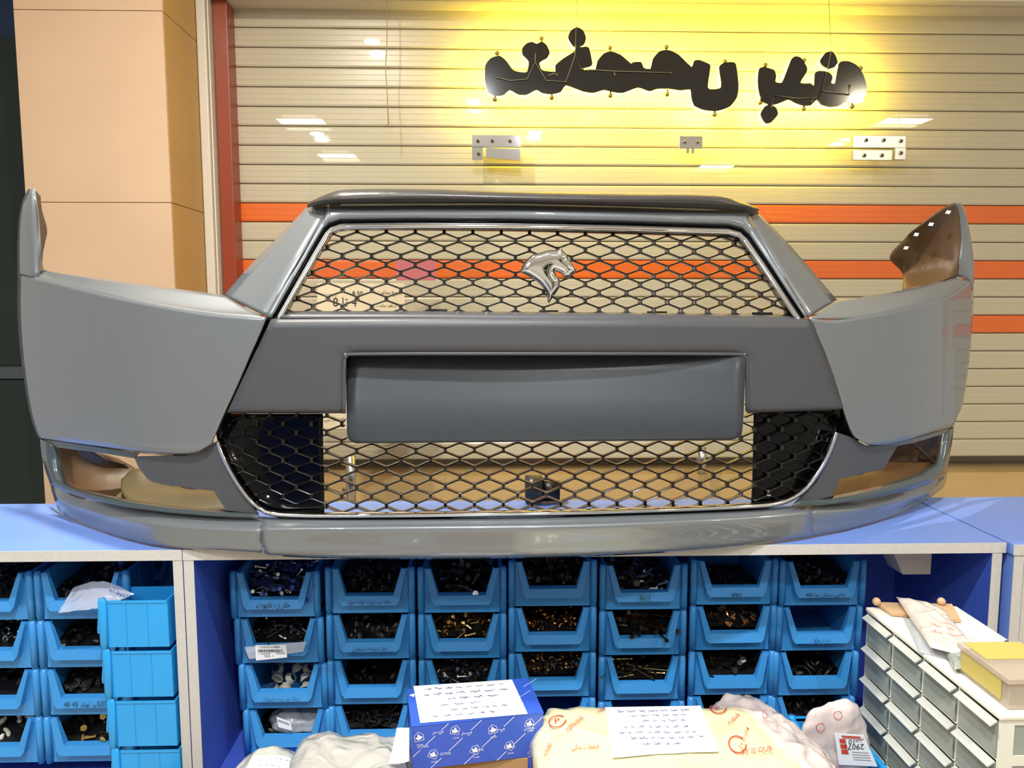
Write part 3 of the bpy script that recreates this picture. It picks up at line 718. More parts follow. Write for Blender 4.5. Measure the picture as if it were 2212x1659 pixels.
# --- number plate panel
PT = [(585,687,.004),(900,684,.004),(1180,684,.004),(1450,686,.004),(1737,690,.004)]
POFF = -.002
def prow(y, l, r, o): return [(l + (r - l) * t, y + 0 * t, o) for t in (0, .12, .32, .5, .68, .88, 1)]
def edgeL(y): return interp([(687,585),(762,551),(825,521),(892,490)], y)
def edgeR(y): return interp([(690,1756),(762,1780),(825,1805),(886,1821)], y)
PX0, PX1, PY0, PY1 = 743, 1614, 763, 892
def panel_mesh():
    ys = [684, 687, 695, 708, 722, 742, 763, 790, 815, 840, 865, 882, 889, 893]
    bm = bmesh.new(); V = {}
    n0, n1, n2 = 8, 30, 8
    for j, y in enumerate(ys):
        l = edgeL(y) + (2 if j == 0 else 0); r = edgeR(y)
        o = {0: .020, 1: .006, 12: .0, 13: .016}.get(j, POFF)
        xs_ = [l + (PX0 - l) * k / n0 for k in range(n0)] + [PX0 + (PX1 - PX0) * k / n1 for k in range(n1)] + [PX1 + (r - PX1) * k / n2 for k in range(n2 + 1)]
        for i, x in enumerate(xs_):
            yy = y + (0 if y > 760 else 4 * ((x - 1150) / 600) ** 2) - (7 * (x - PX1) / 200 if (y > 870 and x > PX1) else 0)
            V[i, j] = bm.verts.new(P3(x, yy, o))
    NX = n0 + n1 + n2 + 1
    for j in range(len(ys) - 1):
        for i in range(NX - 1):
            if j >= 6 and n0 <= i < n0 + n1: continue
            bm.faces.new((V[i, j], V[i+1, j], V[i+1, j+1], V[i, j+1]))
    for v in list(bm.verts):
        if not v.link_faces: bm.verts.remove(v)
    bm.normal_update()
    if sum(f.normal.y for f in bm.faces) > 0: bmesh.ops.reverse_faces(bm, faces=bm.faces[:])
    me = bpy.data.meshes.new('plate_panel'); bm.to_mesh(me); bm.free(); me.shade_smooth()
    o = link('plate_panel', me, M['plastic'], B); solid(o, .003, -1); return o
panel_mesh()
# raised lip round the recess
LIP = [(743,893),(744,775),(752,765),(900,764),(1180,764),(1450,764),(1604,765),(1613,775),(1614,888)]
bm = bmesh.new()
lw = [P3(x, y, POFF + .001) for x, y, _ in seglin([p + (0,) for p in LIP], 6)]
obj('recess_lip', tube(bm, lw, .0028, 8), M['plastic'], B, smooth=True)
# flat backing plate set back in the recess
YP = Dw(770) + .012
def platepts(y0):
    return [(749,772),(1609,772),(1607,880),(1604,935),(1600,946),(1586,951),(1180,955),(762,960),(752,953),(749,940)]
def yplate(px, py): return YP + .018 - (.030 * min(1, max(0, (py - 762) / 150)))
bm = bmesh.new(); G = []
for y, l, r, o in ((766,747,1611,.004),(770,747,1611,0),(800,747,1610,0),(830,748,1609,0),(860,748,1608,0),(900,749,1606,0),(930,749,1604,0),(942,751,1602,0),(948,755,1597,0),(952,763,1588,.001),(954,768,1582,.005),(954.5,769,1581,.014)):
    row = []
    for k in range(33):
        t = k / 32; x = l + (r - l) * t; e = .0 if 0 < k < 32 else .002
        row.append(U(x, y + (0 if y < 900 else (3.5 - 8 * t) * (y - 900) / 55), yplate(x, y) + o + e))
    row = [row[0] + Vector((0, .012, 0))] + row + [row[-1] + Vector((0, .012, 0))]
    G.append(row)
grid(bm, G)
obj('number_plate_holder', bm, M['platepl'], B, smooth=True)
bm = bmesh.new()   # recess walls
W_ = [(744,893),(745,775),(752,766),(900,765),(1180,765),(1450,765),(1604,766),(1612,776),(1613,888)]
ws = seglin([p + (0,) for p in W_], 6)
grid(bm, [[P3(x, y, POFF + .001) for x, y, _ in ws], [U(x, y, YP + .03) for x, y, _ in ws]])
o = obj('recess_wall', bm, M['plastic'], B)
# black gap strips beside the panel
skin('black_gap_strip', [[(575,686,.006),(552,735,.006),(522,800,.006),(485,890,.008),(468,930,.02),(472,960,.03)], [(590,686,.014),(562,742,.014),(534,806,.014),(500,892,.02),(505,935,.045),(500,965,.045)]], 'gloss', B, 30, 5)
skin('black_gap_strip', [[(1742,690,.014),(1775,762,.014),(1800,830,.014),(1815,890,.02),(1800,930,.045),(1808,960,.045)], [(1757,690,.006),(1785,765,.006),(1810,830,.006),(1826,900,.01),(1845,935,.014),(1856,952,.014)]], 'gloss', B, 30, 5)
# --- lower grille
def colL(i):
    k = i / 2; x = 770 + 64.6 * k - .22 * k * k
    return x if x > 640 else x + (640 - x) * 0.12
GL = [(498,894),(742,894),(748,960),(1180,956),(1600,950),(1614,888),(1815,886),(1804,935),(1776,1002),(1748,1046),(1722,1076),(1670,1091),(1500,1099),(1106,1110),(700,1114),(610,1110),(572,1092),(532,1050),(500,1002),(480,955)]
off_l = lambda x, y: .030 + (0.0 if y < 1060 else (y - 1060) * .0002)
obj('lower_grille_mesh', honeycomb(colL, 886, 12, 19.7, lambda x: -.008 * (x - 770) if x > 900 else 0, GL, off_l, 3.0, .010, Dw, 9.6), M['grille'], B)
# closed black ends behind the mesh with dished cells
def endplate(poly, nm='closed_grille_end'):
    bm = bmesh.new(); prism(bm, [P3(x, y, .044) for x, y in poly], (0, .004, 0)); return obj(nm, bm, M['gloss'], B)
skin('closed_grille_end', [[(500,894,.034),(600,894,.036),(697,894,.038)], [(476,948,.030),(590,945,.036),(697,950,.038)], [(494,1006,.032),(610,1015,.036),(699,1020,.038)], [(540,1072,.034),(630,1078,.036),(700,1080,.038)], [(576,1108,.034),(650,1106,.036),(700,1106,.038)]], 'gloss', B, 24, 24)
skin('closed_grille_end', [[(1630,888,.038),(1720,887,.036),(1818,886,.034)], [(1629,940,.038),(1720,938,.036),(1812,935,.030)], [(1628,1000,.038),(1705,995,.036),(1792,1000,.032)], [(1626,1060,.038),(1690,1056,.036),(1762,1050,.034)], [(1624,1092,.038),(1660,1090,.036),(1700,1080,.034)]], 'gloss', B, 24, 24)
# --- chrome lower strip
CH = [(470,955),(478,978),(494,1012),(514,1046),(538,1078),(560,1098),(582,1108),(620,1112),(700,1114),(900,1113),(1106,1110),(1300,1106),(1500,1099),(1620,1093),(1670,1089),(1706,1079),(1738,1058),(1764,1026),(1786,988),(1800,955),(1807,934)]
CH = [tuple(v)[:2] for v in catmull([p + (0,) for p in CH], 90)]
def chl(d): return [(x, y) for x, y in inset(CH, d)]
bm = bmesh.new(); rows = []
for d, o_ in ((6, .030), (6.5, .012), (3, .004), (-1, .003), (-5, .010), (-8, .028)):
    rows.append([P3(x, y, o_) for x, y in chl(d)])
grid(bm, rows); o = obj('chrome_lower_strip', bm, M['chrome'], B, smooth=True)
# --- fog lamp pods
podL = [[(86,950,.002),(128,966,.030),(214,977,.03),(290,989,.03),(400,986,.02),(446,968,.018),(470,958,.014)],
        ]
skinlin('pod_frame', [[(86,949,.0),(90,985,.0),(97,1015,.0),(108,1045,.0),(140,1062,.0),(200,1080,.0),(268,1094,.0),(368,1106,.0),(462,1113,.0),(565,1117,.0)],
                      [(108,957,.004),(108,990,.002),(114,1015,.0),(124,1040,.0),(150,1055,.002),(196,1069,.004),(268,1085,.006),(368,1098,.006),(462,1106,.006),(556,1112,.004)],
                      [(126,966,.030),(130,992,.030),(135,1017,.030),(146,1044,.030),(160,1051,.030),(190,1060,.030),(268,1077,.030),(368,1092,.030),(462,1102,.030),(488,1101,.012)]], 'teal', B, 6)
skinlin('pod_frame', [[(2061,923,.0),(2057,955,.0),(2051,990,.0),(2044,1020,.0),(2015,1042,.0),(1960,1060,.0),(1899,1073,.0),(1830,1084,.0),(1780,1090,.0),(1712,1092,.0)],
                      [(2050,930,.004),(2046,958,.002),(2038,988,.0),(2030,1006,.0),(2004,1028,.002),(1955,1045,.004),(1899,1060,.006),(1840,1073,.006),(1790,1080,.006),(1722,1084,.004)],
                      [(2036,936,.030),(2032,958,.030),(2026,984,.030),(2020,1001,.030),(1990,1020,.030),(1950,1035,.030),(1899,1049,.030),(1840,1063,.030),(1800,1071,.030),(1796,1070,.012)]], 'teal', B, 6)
def flatpoly(name, poly, off, m, t=.003, sub=True):
    """polygon following the bumper depth, triangulated and subdivided"""
    bm = bmesh.new(); vs = [bm.verts.new((x, y, 0)) for x, y in poly]; f = bm.faces.new(vs); f.normal_update()
    bmesh.ops.triangulate(bm, faces=[f], ngon_method='EAR_CLIP')
    bmesh.ops.subdivide_edges(bm, edges=bm.edges[:], cuts=3, use_grid_fill=True)
    for v in bm.verts: v.co = P3(v.co.x, v.co.y, off)
    bm.normal_update()
    me = bpy.data.meshes.new(name); 
    s = sum((q.calc_center_median() - Vector((0, 0, CAMZ))).dot(q.normal) * q.calc_area() for q in bm.faces)
    if s > 0: bmesh.ops.reverse_faces(bm, faces=bm.faces[:])
    bm.to_mesh(me); bm.free(); o = link(name, me, M[m], B); solid(o, t, -1.0); return o
flatpoly('pod_panel', [(289,986),(400,984),(446,966),(470,952),(492,1012),(520,1056),(558,1112),(488,1102),(462,1061),(398,1052),(368,1049),(331,1042),(318,1034),(298,1007)], .010, 'plastic')
flatpoly('pod_panel', [(1808,934),(1840,945),(1870,962),(1893,963),(1940,961),(1925,987),(1911,1010),(1872,1021),(1816,1034),(1797,1072),(1716,1090),(1764,1042),(1790,992)], .010, 'plastic')
# strip of body colour between wing bottom and fog opening
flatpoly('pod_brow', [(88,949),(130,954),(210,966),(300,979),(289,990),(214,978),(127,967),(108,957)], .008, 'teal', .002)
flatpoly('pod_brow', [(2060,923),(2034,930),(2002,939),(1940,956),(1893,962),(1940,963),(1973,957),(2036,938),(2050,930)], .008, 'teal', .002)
# dark inner liners behind the fog openings, warm light put into brown and olive
skin('inner_liner', [[(110,950,.05),(150,962,.08),(205,975,.12),(255,990,.17)], [(120,1000,.05),(160,1010,.08),(225,1022,.13),(300,1018,.19)], [(130,1045,.05),(180,1060,.07),(260,1068,.11),(330,1062,.17)], [(150,1068,.04),(220,1085,.06),(300,1100,.09),(400,1112,.12)]], 'liner', B, 24, 20)
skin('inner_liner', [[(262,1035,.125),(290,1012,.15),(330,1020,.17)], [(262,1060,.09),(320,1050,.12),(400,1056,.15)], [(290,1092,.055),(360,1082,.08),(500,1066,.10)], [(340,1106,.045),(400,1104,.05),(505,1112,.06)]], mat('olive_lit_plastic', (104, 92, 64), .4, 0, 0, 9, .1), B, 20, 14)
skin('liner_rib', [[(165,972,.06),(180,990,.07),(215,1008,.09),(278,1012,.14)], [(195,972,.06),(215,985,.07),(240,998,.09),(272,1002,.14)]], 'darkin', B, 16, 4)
skin('inner_liner', [[(1912,958,.17),(1975,950,.12),(2020,935,.08),(2046,925,.05)], [(1880,1010,.20),(1950,1000,.14),(2005,985,.10),(2040,975,.05)], [(1810,1035,.16),(1900,1030,.12),(1980,1015,.08),(2032,1000,.05)], [(1780,1085,.08),(1860,1078,.07),(1950,1055,.05),(2020,1020,.04)]], 'liner', B, 24, 20)
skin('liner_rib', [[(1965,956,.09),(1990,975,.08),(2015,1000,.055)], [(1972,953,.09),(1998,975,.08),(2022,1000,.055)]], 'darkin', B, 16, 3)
# --- chin lip: left corner, centre, right corner
def Dl(px): return D0raw(px)
def lipskin(rows, nx=40, ny=22): return skin('chin_lip', rows, 'paint', B, nx, ny, D=lambda px: D0(px) * .7 + D0raw(px) * .3)
lipskin([[(108,1043,.045),(140,1060,.024),(200,1078,.016),(268,1092,.012),(368,1104,.012),(470,1112,.012),(566,1117,.012)],
         [(112,1062,.035),(140,1082,.012),(200,1101,.0),(268,1116,-.006),(368,1130,-.008),(470,1138,-.008),(566,1141,-.008)],
         [(115,1070,.034),(141,1090,.010),(200,1109,-.002),(268,1123,-.010),(368,1137,-.012),(470,1145,-.012),(563,1148,-.012)],
         [(118,1082,.034),(142,1105,.012),(200,1126,.002),(268,1143,-.006),(368,1159,-.008),(470,1167,-.008),(562,1172,-.008)],
         [(128,1104,.030),(150,1124,.014),(202,1144,.006),(268,1165,.002),(368,1186,.0),(470,1188,-.001),(566,1194,-.002)],
         [(140,1112,.034),(160,1128,.024),(206,1146,.02),(270,1167,.018),(368,1188,.016),(470,1190,.014),(566,1196,.014)]])
lipskin([[(560,1116,.016),(700,1119,.014),(900,1119,.014),(1106,1117,.014),(1300,1112,.014),(1500,1105,.014),(1640,1098,.014),(1755,1088,.014)],
         [(562,1138,-.006),(700,1137,-.010),(900,1135,-.012),(1106,1133,-.012),(1300,1129,-.012),(1500,1121,-.012),(1640,1113,-.010),(1755,1103,-.008)],
         [(562,1145,-.010),(700,1143,-.014),(900,1142,-.017),(1106,1140,-.017),(1300,1136,-.017),(1500,1128,-.016),(1640,1120,-.014),(1756,1110,-.012)],
         [(563,1168,-.008),(700,1172,-.010),(900,1174,-.012),(1106,1172,-.012),(1300,1166,-.012),(1500,1158,-.011),(1640,1149,-.010),(1756,1138,-.009)],
         [(572,1197,-.002),(700,1204,-.004),(900,1206,-.004),(1106,1204,-.004),(1300,1199,-.004),(1500,1188,-.003),(1640,1176,-.002),(1756,1161,-.001)],
         [(572,1200,.012),(700,1206,.012),(900,1208,.012),(1106,1206,.012),(1300,1201,.012),(1500,1190,.012),(1640,1178,.012),(1756,1163,.014)]], 70, 22)
lipskin([[(1755,1086,.012),(1830,1082,.012),(1899,1071,.012),(1960,1058,.014),(2015,1040,.022),(2045,1016,.045)],
         [(1755,1102,-.006),(1830,1098,-.006),(1899,1087,-.006),(1960,1072,.0),(2010,1056,.010),(2045,1030,.035)],
         [(1755,1108,-.010),(1830,1104,-.010),(1902,1093,-.010),(1962,1078,-.004),(2012,1060,.008),(2045,1036,.034)],
         [(1755,1132,-.006),(1830,1124,-.006),(1902,1110,-.004),(1955,1096,.004),(2004,1074,.014),(2041,1050,.034)],
         [(1755,1161,.0),(1830,1147,.001),(1902,1129,.003),(1950,1112,.006),(1994,1091,.014),(2030,1066,.03)],
         [(1755,1163,.014),(1826,1148,.016),(1898,1130,.018),(1946,1113,.02),(1988,1092,.024),(2022,1068,.034)]])
# --- horse-head emblem, domed chrome
EM = [(440,700),(475,640),(510,545),(600,420),(740,310),(900,270),(1000,235),(1130,210),(1290,205),(1340,150),(1385,150),(1420,225),(1500,300),(1530,390),(1620,500),(1690,620),(1710,670),(1680,720),(1600,780),(1570,830),(1500,840),(1430,820),(1390,745),(1290,700),(1240,680),(1215,690),(1280,790),(1330,860),(1345,950),(1335,1050),(1270,1150),(1180,1270),(1150,1330),(1085,1400),(1060,1330),(1065,1250),(1010,1130),(900,980),(780,880),(640,790),(500,735)]
EM = [(1080 + x / 10.37, 520 + y / 10.37) for x, y in EM]
bm = bmesh.new()
YE = Dw(1183) + hoff(600) + .012
pts = [Vector((p.x, p.y, 0)) for p in smoothpoly(EM, 2)]
loops = []
outer = [bm.verts.new(U(p.x, p.y, YE + .010)) for p in pts]; rim = [bm.verts.new(U(p.x, p.y, YE)) for p in pts]
n = len(pts)
for i in range(n): bm.faces.new((outer[i], outer[(i+1) % n], rim[(i+1) % n], rim[i]))
# domed face: points on a fine lattice inside the outline joined to the rim by constrained triangulation
from mathutils.geometry import delaunay_2d_cdt
poly2 = [Vector((v.co.x, v.co.z)) for v in rim]
def inpoly(x, y):
    c = False
    for i in range(len(poly2)):
        a, b = poly2[i], poly2[i-1]
        if (a.y > y) != (b.y > y) and x < (b.x-a.x)*(y-a.y)/(b.y-a.y)+a.x: c = not c
    return c
def dist2(x, y):
    p = Vector((x, y)); d = 1e9
    for i in range(len(poly2)):
        a, b = poly2[i-1], poly2[i]; ab = b - a; t = max(0, min(1, (p-a).dot(ab)/max(ab.dot(ab), 1e-12))); d = min(d, (p-a-ab*t).length)
    return d
xs2 = [p.x for p in poly2]; zs2 = [p.y for p in poly2]; st = .0012; ins = []
x = min(xs2)
while x < max(xs2):
    z = min(zs2)
    while z < max(zs2):
        if inpoly(x, z) and dist2(x, z) > .0005: ins.append(Vector((x, z)))
        z += st
    x += st
r = delaunay_2d_cdt(poly2 + ins, [], [list(range(len(poly2)))], 1, 1e-6)
nv = []
for k, p in enumerate(r[0]):
    d = dist2(p.x, p.y); nv.append(bm.verts.new((p.x, YE - .007 * (1 - math.exp(-d / .0030)) - .003 * (1 - math.exp(-d / .02)), p.y)))
for f in r[2]:
    try: bm.faces.new([nv[k] for k in f])
    except ValueError: pass
bmesh.ops.remove_doubles(bm, verts=bm.verts[:], dist=2e-5)
obj('horse_head_emblem', bm, M['chrome'], B, smooth=True)
# loose roll behind the lower grille
e = tag(empty('rubber_roll', U(1160, 1095, 1.33)), 'black rubber bush standing on the counter behind the lower grille', 'rubber part')
a = Uz(1172, 1100, ZC); bm = bmesh.new()
tube(bm, [(a.x - .03, a.y + .05, ZC + .027), (a.x + .002, a.y + .05, ZC + .027)], .026, 20); obj('body', bm, M['rubber'], e, smooth=True)
bm = bmesh.new(); tube(bm, [(a.x + .003, a.y + .05, ZC + .022), (a.x + .035, a.y + .05, ZC + .022)], .020, 16); obj('collar', bm, M['blackpl'], e, smooth=True)
# ================================================================== PARTS BINS
BW, BH = .150, .0815
def U_poly(xo, zo, xi, zi, zt, y0, y1, t):
    """U-shaped plate: outer half width/bottom, inner half width/bottom; tilted from y0 (top) to y1 (bottom)"""
    return None
def bin_meshes(depth):
    mm = {}
    bm = bmesh.new(); hw = .0685
    yb = lambda z: 0.0
    # face plate with trapezoid notch
    P = [(-hw, 0), (hw, 0), (hw, .078), (.057, .078), (.042, .033), (-.042, .033), (-.057, .078), (-hw, .078)]
    prism(bm, [Vector((x, 0, z)) for x, z in P], (0, .002, 0))
    box(bm, (-hw, .0022, .001), (-hw + .0022, depth, .076)); box(bm, (hw - .0022, .0022, .001), (hw, depth, .076))
    box(bm, (-hw + .0023, depth - .0022, .001), (hw - .0023, depth, .076)); box(bm, (-hw + .0023, .0022, .001), (hw - .0023, depth - .0023, .003))
    for s in (-1, 1):
        x0, x1 = (hw, hw + .0025) if s > 0 else (-hw - .0025, -hw)
        for k in (1, 2): box(bm, (x0, depth * k / 3 - .0012, .004), (x1, depth * k / 3 + .0012, .072))
        box(bm, (x0 - (0 if s > 0 else .001), .008, .0725), (x1 + (.001 if s > 0 else 0), depth, .0765))
    mm['shell'] = bm
    # protruding rim following the notch
    bm = bmesh.new()
    def yt(z): return -.004 - .012 * (1 - z / .079)
    inn = [(-.057, .0788), (-.0425, .034), (.0425, .034), (.057, .0788)]
    out = [(-.0655, .0788), (-.0535, .026), (-.048, .0195), (.048, .0195), (.0535, .026), (.0655, .0788)]
    innx = [inn[0], inn[1], inn[1], inn[2], inn[2], inn[3]]
    ro = [Vector((x, yt(z) - .003, z)) for x, z in out]; ri = [Vector((x, yt(z), z)) for x, z in innx]
    rb = [Vector((x * .99, 0.0, z + .002)) for x, z in innx]; ru = [Vector((x * .985, .0, z * .82 + .002)) for x, z in out]
    a = [bm.verts.new(v) for v in ro]; b = [bm.verts.new(v) for v in ri]; c = [bm.verts.new(v) for v in rb]; d = [bm.verts.new(v) for v in ru]
    for k in range(5):
        for p, q in ((a, b), (b, c), (d, a)):
            vs = [p[k], p[k+1], q[k+1], q[k]]
            if len({tuple(v.co) for v in vs}) < 4:
                vs = [p[k], p[k+1], q[k]]
                if (vs[0].co - vs[1].co).length < 1e-6: continue
            try: bm.faces.new(vs)
            except ValueError: pass
    for p, q, r_, s_ in ((a[0], b[0], c[0], d[0]), (a[5], b[5], c[5], d[5])): bm.faces.new((p, q, r_, s_))
    mm['front_rim'] = bm
    for s in (-1, 1):
        bm = bmesh.new(); x = s * .0745 * 1.0
        tube(bm, [(x, -.001, .0), (x, -.001, .006), (x, -.001, .0062), (x, -.001, .076), (x, -.001, .0765), (x, -.001, .0808)], .006, 14, rs=[.0052, .0055, .0062, .0062, .0056, .0052])
        box(bm, (min(x, s * .067), -.0005, .008), (max(x, s * .067), .0035, .074))
        mm['post' + str(s)] = bm
    return mm
def mk(name, bm, m):
    bmesh.ops.recalc_face_normals(bm, faces=bm.faces[:]); me = bpy.data.meshes.new(name); bm.to_mesh(me); bm.free(); me.materials.append(m); return me
def smoothposts(me): me.shade_smooth(); return me
BINM = {}
for key, dep, mm_ in (('n', .165, 'bin'), ('s', .098, 'bin2')):
    g = bin_meshes(dep); BINM[key] = [('shell', mk('shell', g['shell'], M[mm_])), ('front_rim', mk('front_rim', g['front_rim'], M[mm_])),
                               ('corner_post', smoothposts(mk('corner_post', g['post-1'], M[mm_]))), ('corner_post', smoothposts(mk('corner_post', g['post1'], M[mm_])))]
def parts_bin(loc, label, rz=0, key='n', group='blue stacking parts bins', sx=.942):
    e = tag(empty('parts_bin', loc, rz), label, 'bin', group); e.scale = (sx, 1, 1)
    for nm, me in BINM[key]: link(nm, me, None, e, world=False)
    return e
def bin_text(e, s, wmm, col='inkb', z=.021, x=0, ar=True, h=None):
    bm = bmesh.new(); uy = Vector((0, .24, .97)).normalized()
    add_text(bm, s, (x - wmm / 2, -.0185, z), (1, 0, 0), uy, width=wmm, height=h, ar=ar)
    obj('handwriting', bm, M[col], e, world=False)
# --- small hardware heaps
def screw(bm, mtx, L=.018, r=.0016, hr=.0036, n=6):
    s = len(bm.verts)
    tube(bm, [(0, 0, 0), (0, 0, L)], r, n); tube(bm, [(0, 0, L), (0, 0, L + .003)], hr, 6)
    bm.verts.ensure_lookup_table(); bmesh.ops.transform(bm, matrix=mtx, verts=bm.verts[s:])
def ring(bm, mtx, R_=.005, r=.0015, n=10, m=5):
    s = len(bm.verts); V = [[bm.verts.new(((R_ + r*math.cos(2*math.pi*j/m))*math.cos(2*math.pi*i/n), (R_ + r*math.cos(2*math.pi*j/m))*math.sin(2*math.pi*i/n), r*math.sin(2*math.pi*j/m)*1.6)) for j in range(m)] for i in range(n)]
    for i in range(n):
        for j in range(m): bm.faces.new((V[i][j], V[(i+1) % n][j], V[(i+1) % n][(j+1) % m], V[i][(j+1) % m]))
    bm.verts.ensure_lookup_table(); bmesh.ops.transform(bm, matrix=mtx, verts=bm.verts[s:])
def rmat(rnd, p, tilt=1.0):
    return Matrix.Translation(p) @ Matrix.Rotation(rnd.uniform(0, 6.28), 4, 'Z') @ Matrix.Rotation(math.pi/2 + rnd.gauss(0, .35) * tilt, 4, 'X') @ Matrix.Rotation(rnd.uniform(0, 6.28), 4, 'Z')
def heapz(x, y, hgt, seed): return hgt * (.62 + .38 * min(1, y / .06)) + .006 * noise.noise(Vector((x * 40, y * 40, seed)))
def heap(e, kind, hgt, seed, label, n=130, ms=('zinc', 'darkmetal')):
    """loose small parts filling a bin: uncountable stuff, own object standing in the bin"""
    rnd = random.Random(seed); loc = Vector(e.location); rz = e.rotation_euler.z
    bm = bmesh.new(); rows = []
    for j in range(9):
        y = .004 + .152 * j / 8; rows.append([Vector((x, y, max(.004, heapz(x, y, hgt, seed) - .004))) for x in [(-.064 + .128 * i / 10) for i in range(11)]])
    grid(bm, rows); nb = len(bm.faces); mi = []
    def mark(k):
        for f in bm.faces[len(mi):] if False else []: pass
    counts = [nb]
    mats = [M['blackpl'], M[ms[0]], M[ms[1]]]
    start = len(bm.faces); assign = [(0, start, 0)]
    for q in range(n):
        x, y = rnd.uniform(-.058, .058), rnd.uniform(.006, .15); z = heapz(x, y, hgt, seed) + rnd.uniform(-.002, .004)
        x *= .92; p = Vector((x, y, z)); a = len(bm.faces)
        if kind == 'screw': screw(bm, rmat(rnd, p), rnd.uniform(.010, .020), .0017)
        elif kind == 'bolt': screw(bm, rmat(rnd, p), rnd.uniform(.012, .020), .0030, .0058)
        elif kind == 'long': screw(bm, rmat(rnd, p, .3), rnd.uniform(.030, .044), .0021, .0042)
        elif kind == 'rivet': screw(bm, rmat(rnd, p, .3), rnd.uniform(.026, .046), .0009, .0022)
        elif kind == 'ring': ring(bm, Matrix.Translation(p) @ Matrix.Rotation(rnd.gauss(0, .6), 4, 'X') @ Matrix.Rotation(rnd.gauss(0, .6), 4, 'Y'), rnd.uniform(.0038, .006), .0016)
        elif kind == 'clip':
            m4 = rmat(rnd, p, 2); c = rnd.uniform(.004, .008); box(bm, (-c, -c*.7, -.0012), (c, c*.7, .0012), m4); box(bm, (-c*.3, -c*.3, .0013), (c*.4, c*.3, .006), m4)
        elif kind == 'lump':
            m4 = rmat(rnd, p, 2); c = rnd.uniform(.005, .010); tube_s = len(bm.verts); tube(bm, [(0, 0, -c), (0, 0, 0), (0, 0, c)], c * .6, 7, rs=[c*.4, c*.7, c*.35]); bm.verts.ensure_lookup_table(); bmesh.ops.transform(bm, matrix=m4, verts=bm.verts[tube_s:])
        assign.append((a, len(bm.faces), 1 if rnd.random() < .6 else 2))
    bm.faces.ensure_lookup_table()
    for a, b, k in assign:
        for f in bm.faces[a:b]: f.material_index = k
    me = bpy.data.meshes.new('small_parts'); bm.to_mesh(me); bm.free()
    for m_ in mats: me.materials.append(m_)
    nm = {'screw': 'screws', 'bolt': 'bolts', 'long': 'long_screws', 'rivet': 'rivets', 'ring': 'washers', 'clip': 'metal_clips', 'lump': 'plastic_plugs'}[kind]
    o = bpy.data.objects.new(nm, me); C.objects.link(o); o.location = loc + Vector((0, .0035, .0035)) ; o.rotation_euler = (0, 0, rz)
    sc_ = e.scale.x; o.scale = (sc_, .96, 1)
    tag(o, label, 'small parts', None, 'stuff'); return o
YB_ = 1.27
zrow = [U(900, 1224, YB_).z - BH * (k + 1) - .0 for k in range(4)]
cx = [U((a + b) / 2, 1300, YB_).x for a, b in ((497, 695), (703, 898), (904, 1093), (1099, 1288), (1294, 1484), (1488, 1680), (1676, 1868))]
dzc = [-.004, .001, 0, .010, .002, .009, .006]
for k in range(1, 7):   # keep posts of neighbours apart
    if cx[k] - cx[k-1] < .1535: cx[k] = cx[k-1] + .1535
ordn = ['first', 'second', 'third', 'fourth', 'fifth', 'sixth', 'seventh']
rown = ['top row', 'second row', 'third row', 'bottom visible row']
CONT = {  # (col,row): heap kind, height, count, materials, words
 (0,0): ('screw', .046, 110, ('zinc', 'lamdark'), 'thin silver screws and clips'), (0,1): ('screw', .040, 70, ('darkmetal', 'zinc'), 'dark screws'),
 (0,3): ('lump', .030, 40, ('blackpl', 'darkmetal'), 'dark plugs under a clear bag'),
 (1,0): ('lump', .048, 90, ('blackpl', 'blackpl'), 'black plastic plugs'), (1,1): ('lump', .046, 90, ('blackpl', 'darkmetal'), 'small black plugs'), (1,2): ('lump', .020, 16, ('blackpl', 'blackpl'), 'a few black plastic pieces'), (1,3): ('screw', .050, 140, ('darkmetal', 'blackpl'), 'black screws'),
 (2,0): ('bolt', .040, 60, ('darkmetal', 'zinc'), 'dark fat bolts'), (2,1): ('screw', .052, 150, ('brass', 'bronze'), 'brassy short screws'), (2,2): ('screw', .054, 170, ('zinc', 'darkmetal'), 'grey short screws'),
 (3,0): ('lump', .050, 80, ('blackpl', 'darkmetal'), 'black fixings'), (3,1): ('ring', .038, 90, ('bronze', 'darkmetal'), 'bronze washers and nuts'), (3,2): ('ring', .052, 190, ('darkmetal', 'bronze'), 'dark washers and nuts'),
 (4,0): ('bolt', .034, 60, ('darkmetal', 'zinc'), 'dark steel pins'), (4,1): ('long', .050, 90, ('bronze', 'darkmetal'), 'long bronze screws'), (4,2): ('rivet', .050, 90, ('brass', 'darkmetal'), 'thin pale rivets'),
 (5,0): ('lump', .018, 12, ('blackpl', 'darkmetal'), 'a few dark caps'), (5,1): ('clip', .055, 150, ('darkmetal', 'bronze'), 'dark brown metal clips'), (5,2): ('bolt', .046, 70, ('darkmetal', 'darkmetal'), 'dark round-headed bolts'), (5,3): ('lump', .03, 30, ('blackpl', 'blackpl'), 'black pieces'),
 (6,0): ('lump', .045, 70, ('blackpl', 'blackpl'), 'black rubber pieces'), (6,3): ('lump', .05, 60, ('blackpl', 'blackpl'), 'black pieces at the far right')}
TXT = {(0,0): ('خار زه تابوت', .060, 'inkb'), (1,0): ('خفا سر نواره لوله خوار', .078, 'ink'), (1,1): ('خار دسته صندلی', .062, 'ink'), (0,2): ('رینگ تو دسته کوچک', .064, 'greenink'),
       (5,0): ('بیوبو', .018, 'inkb'), (6,0): ('شاسی مشکی تیبا 405', .072, 'inkb'), (6,1): ('پ پژو', .030, 'ink'), (4,0): ('بیو', .02, 'greenink')}
BINS = {}
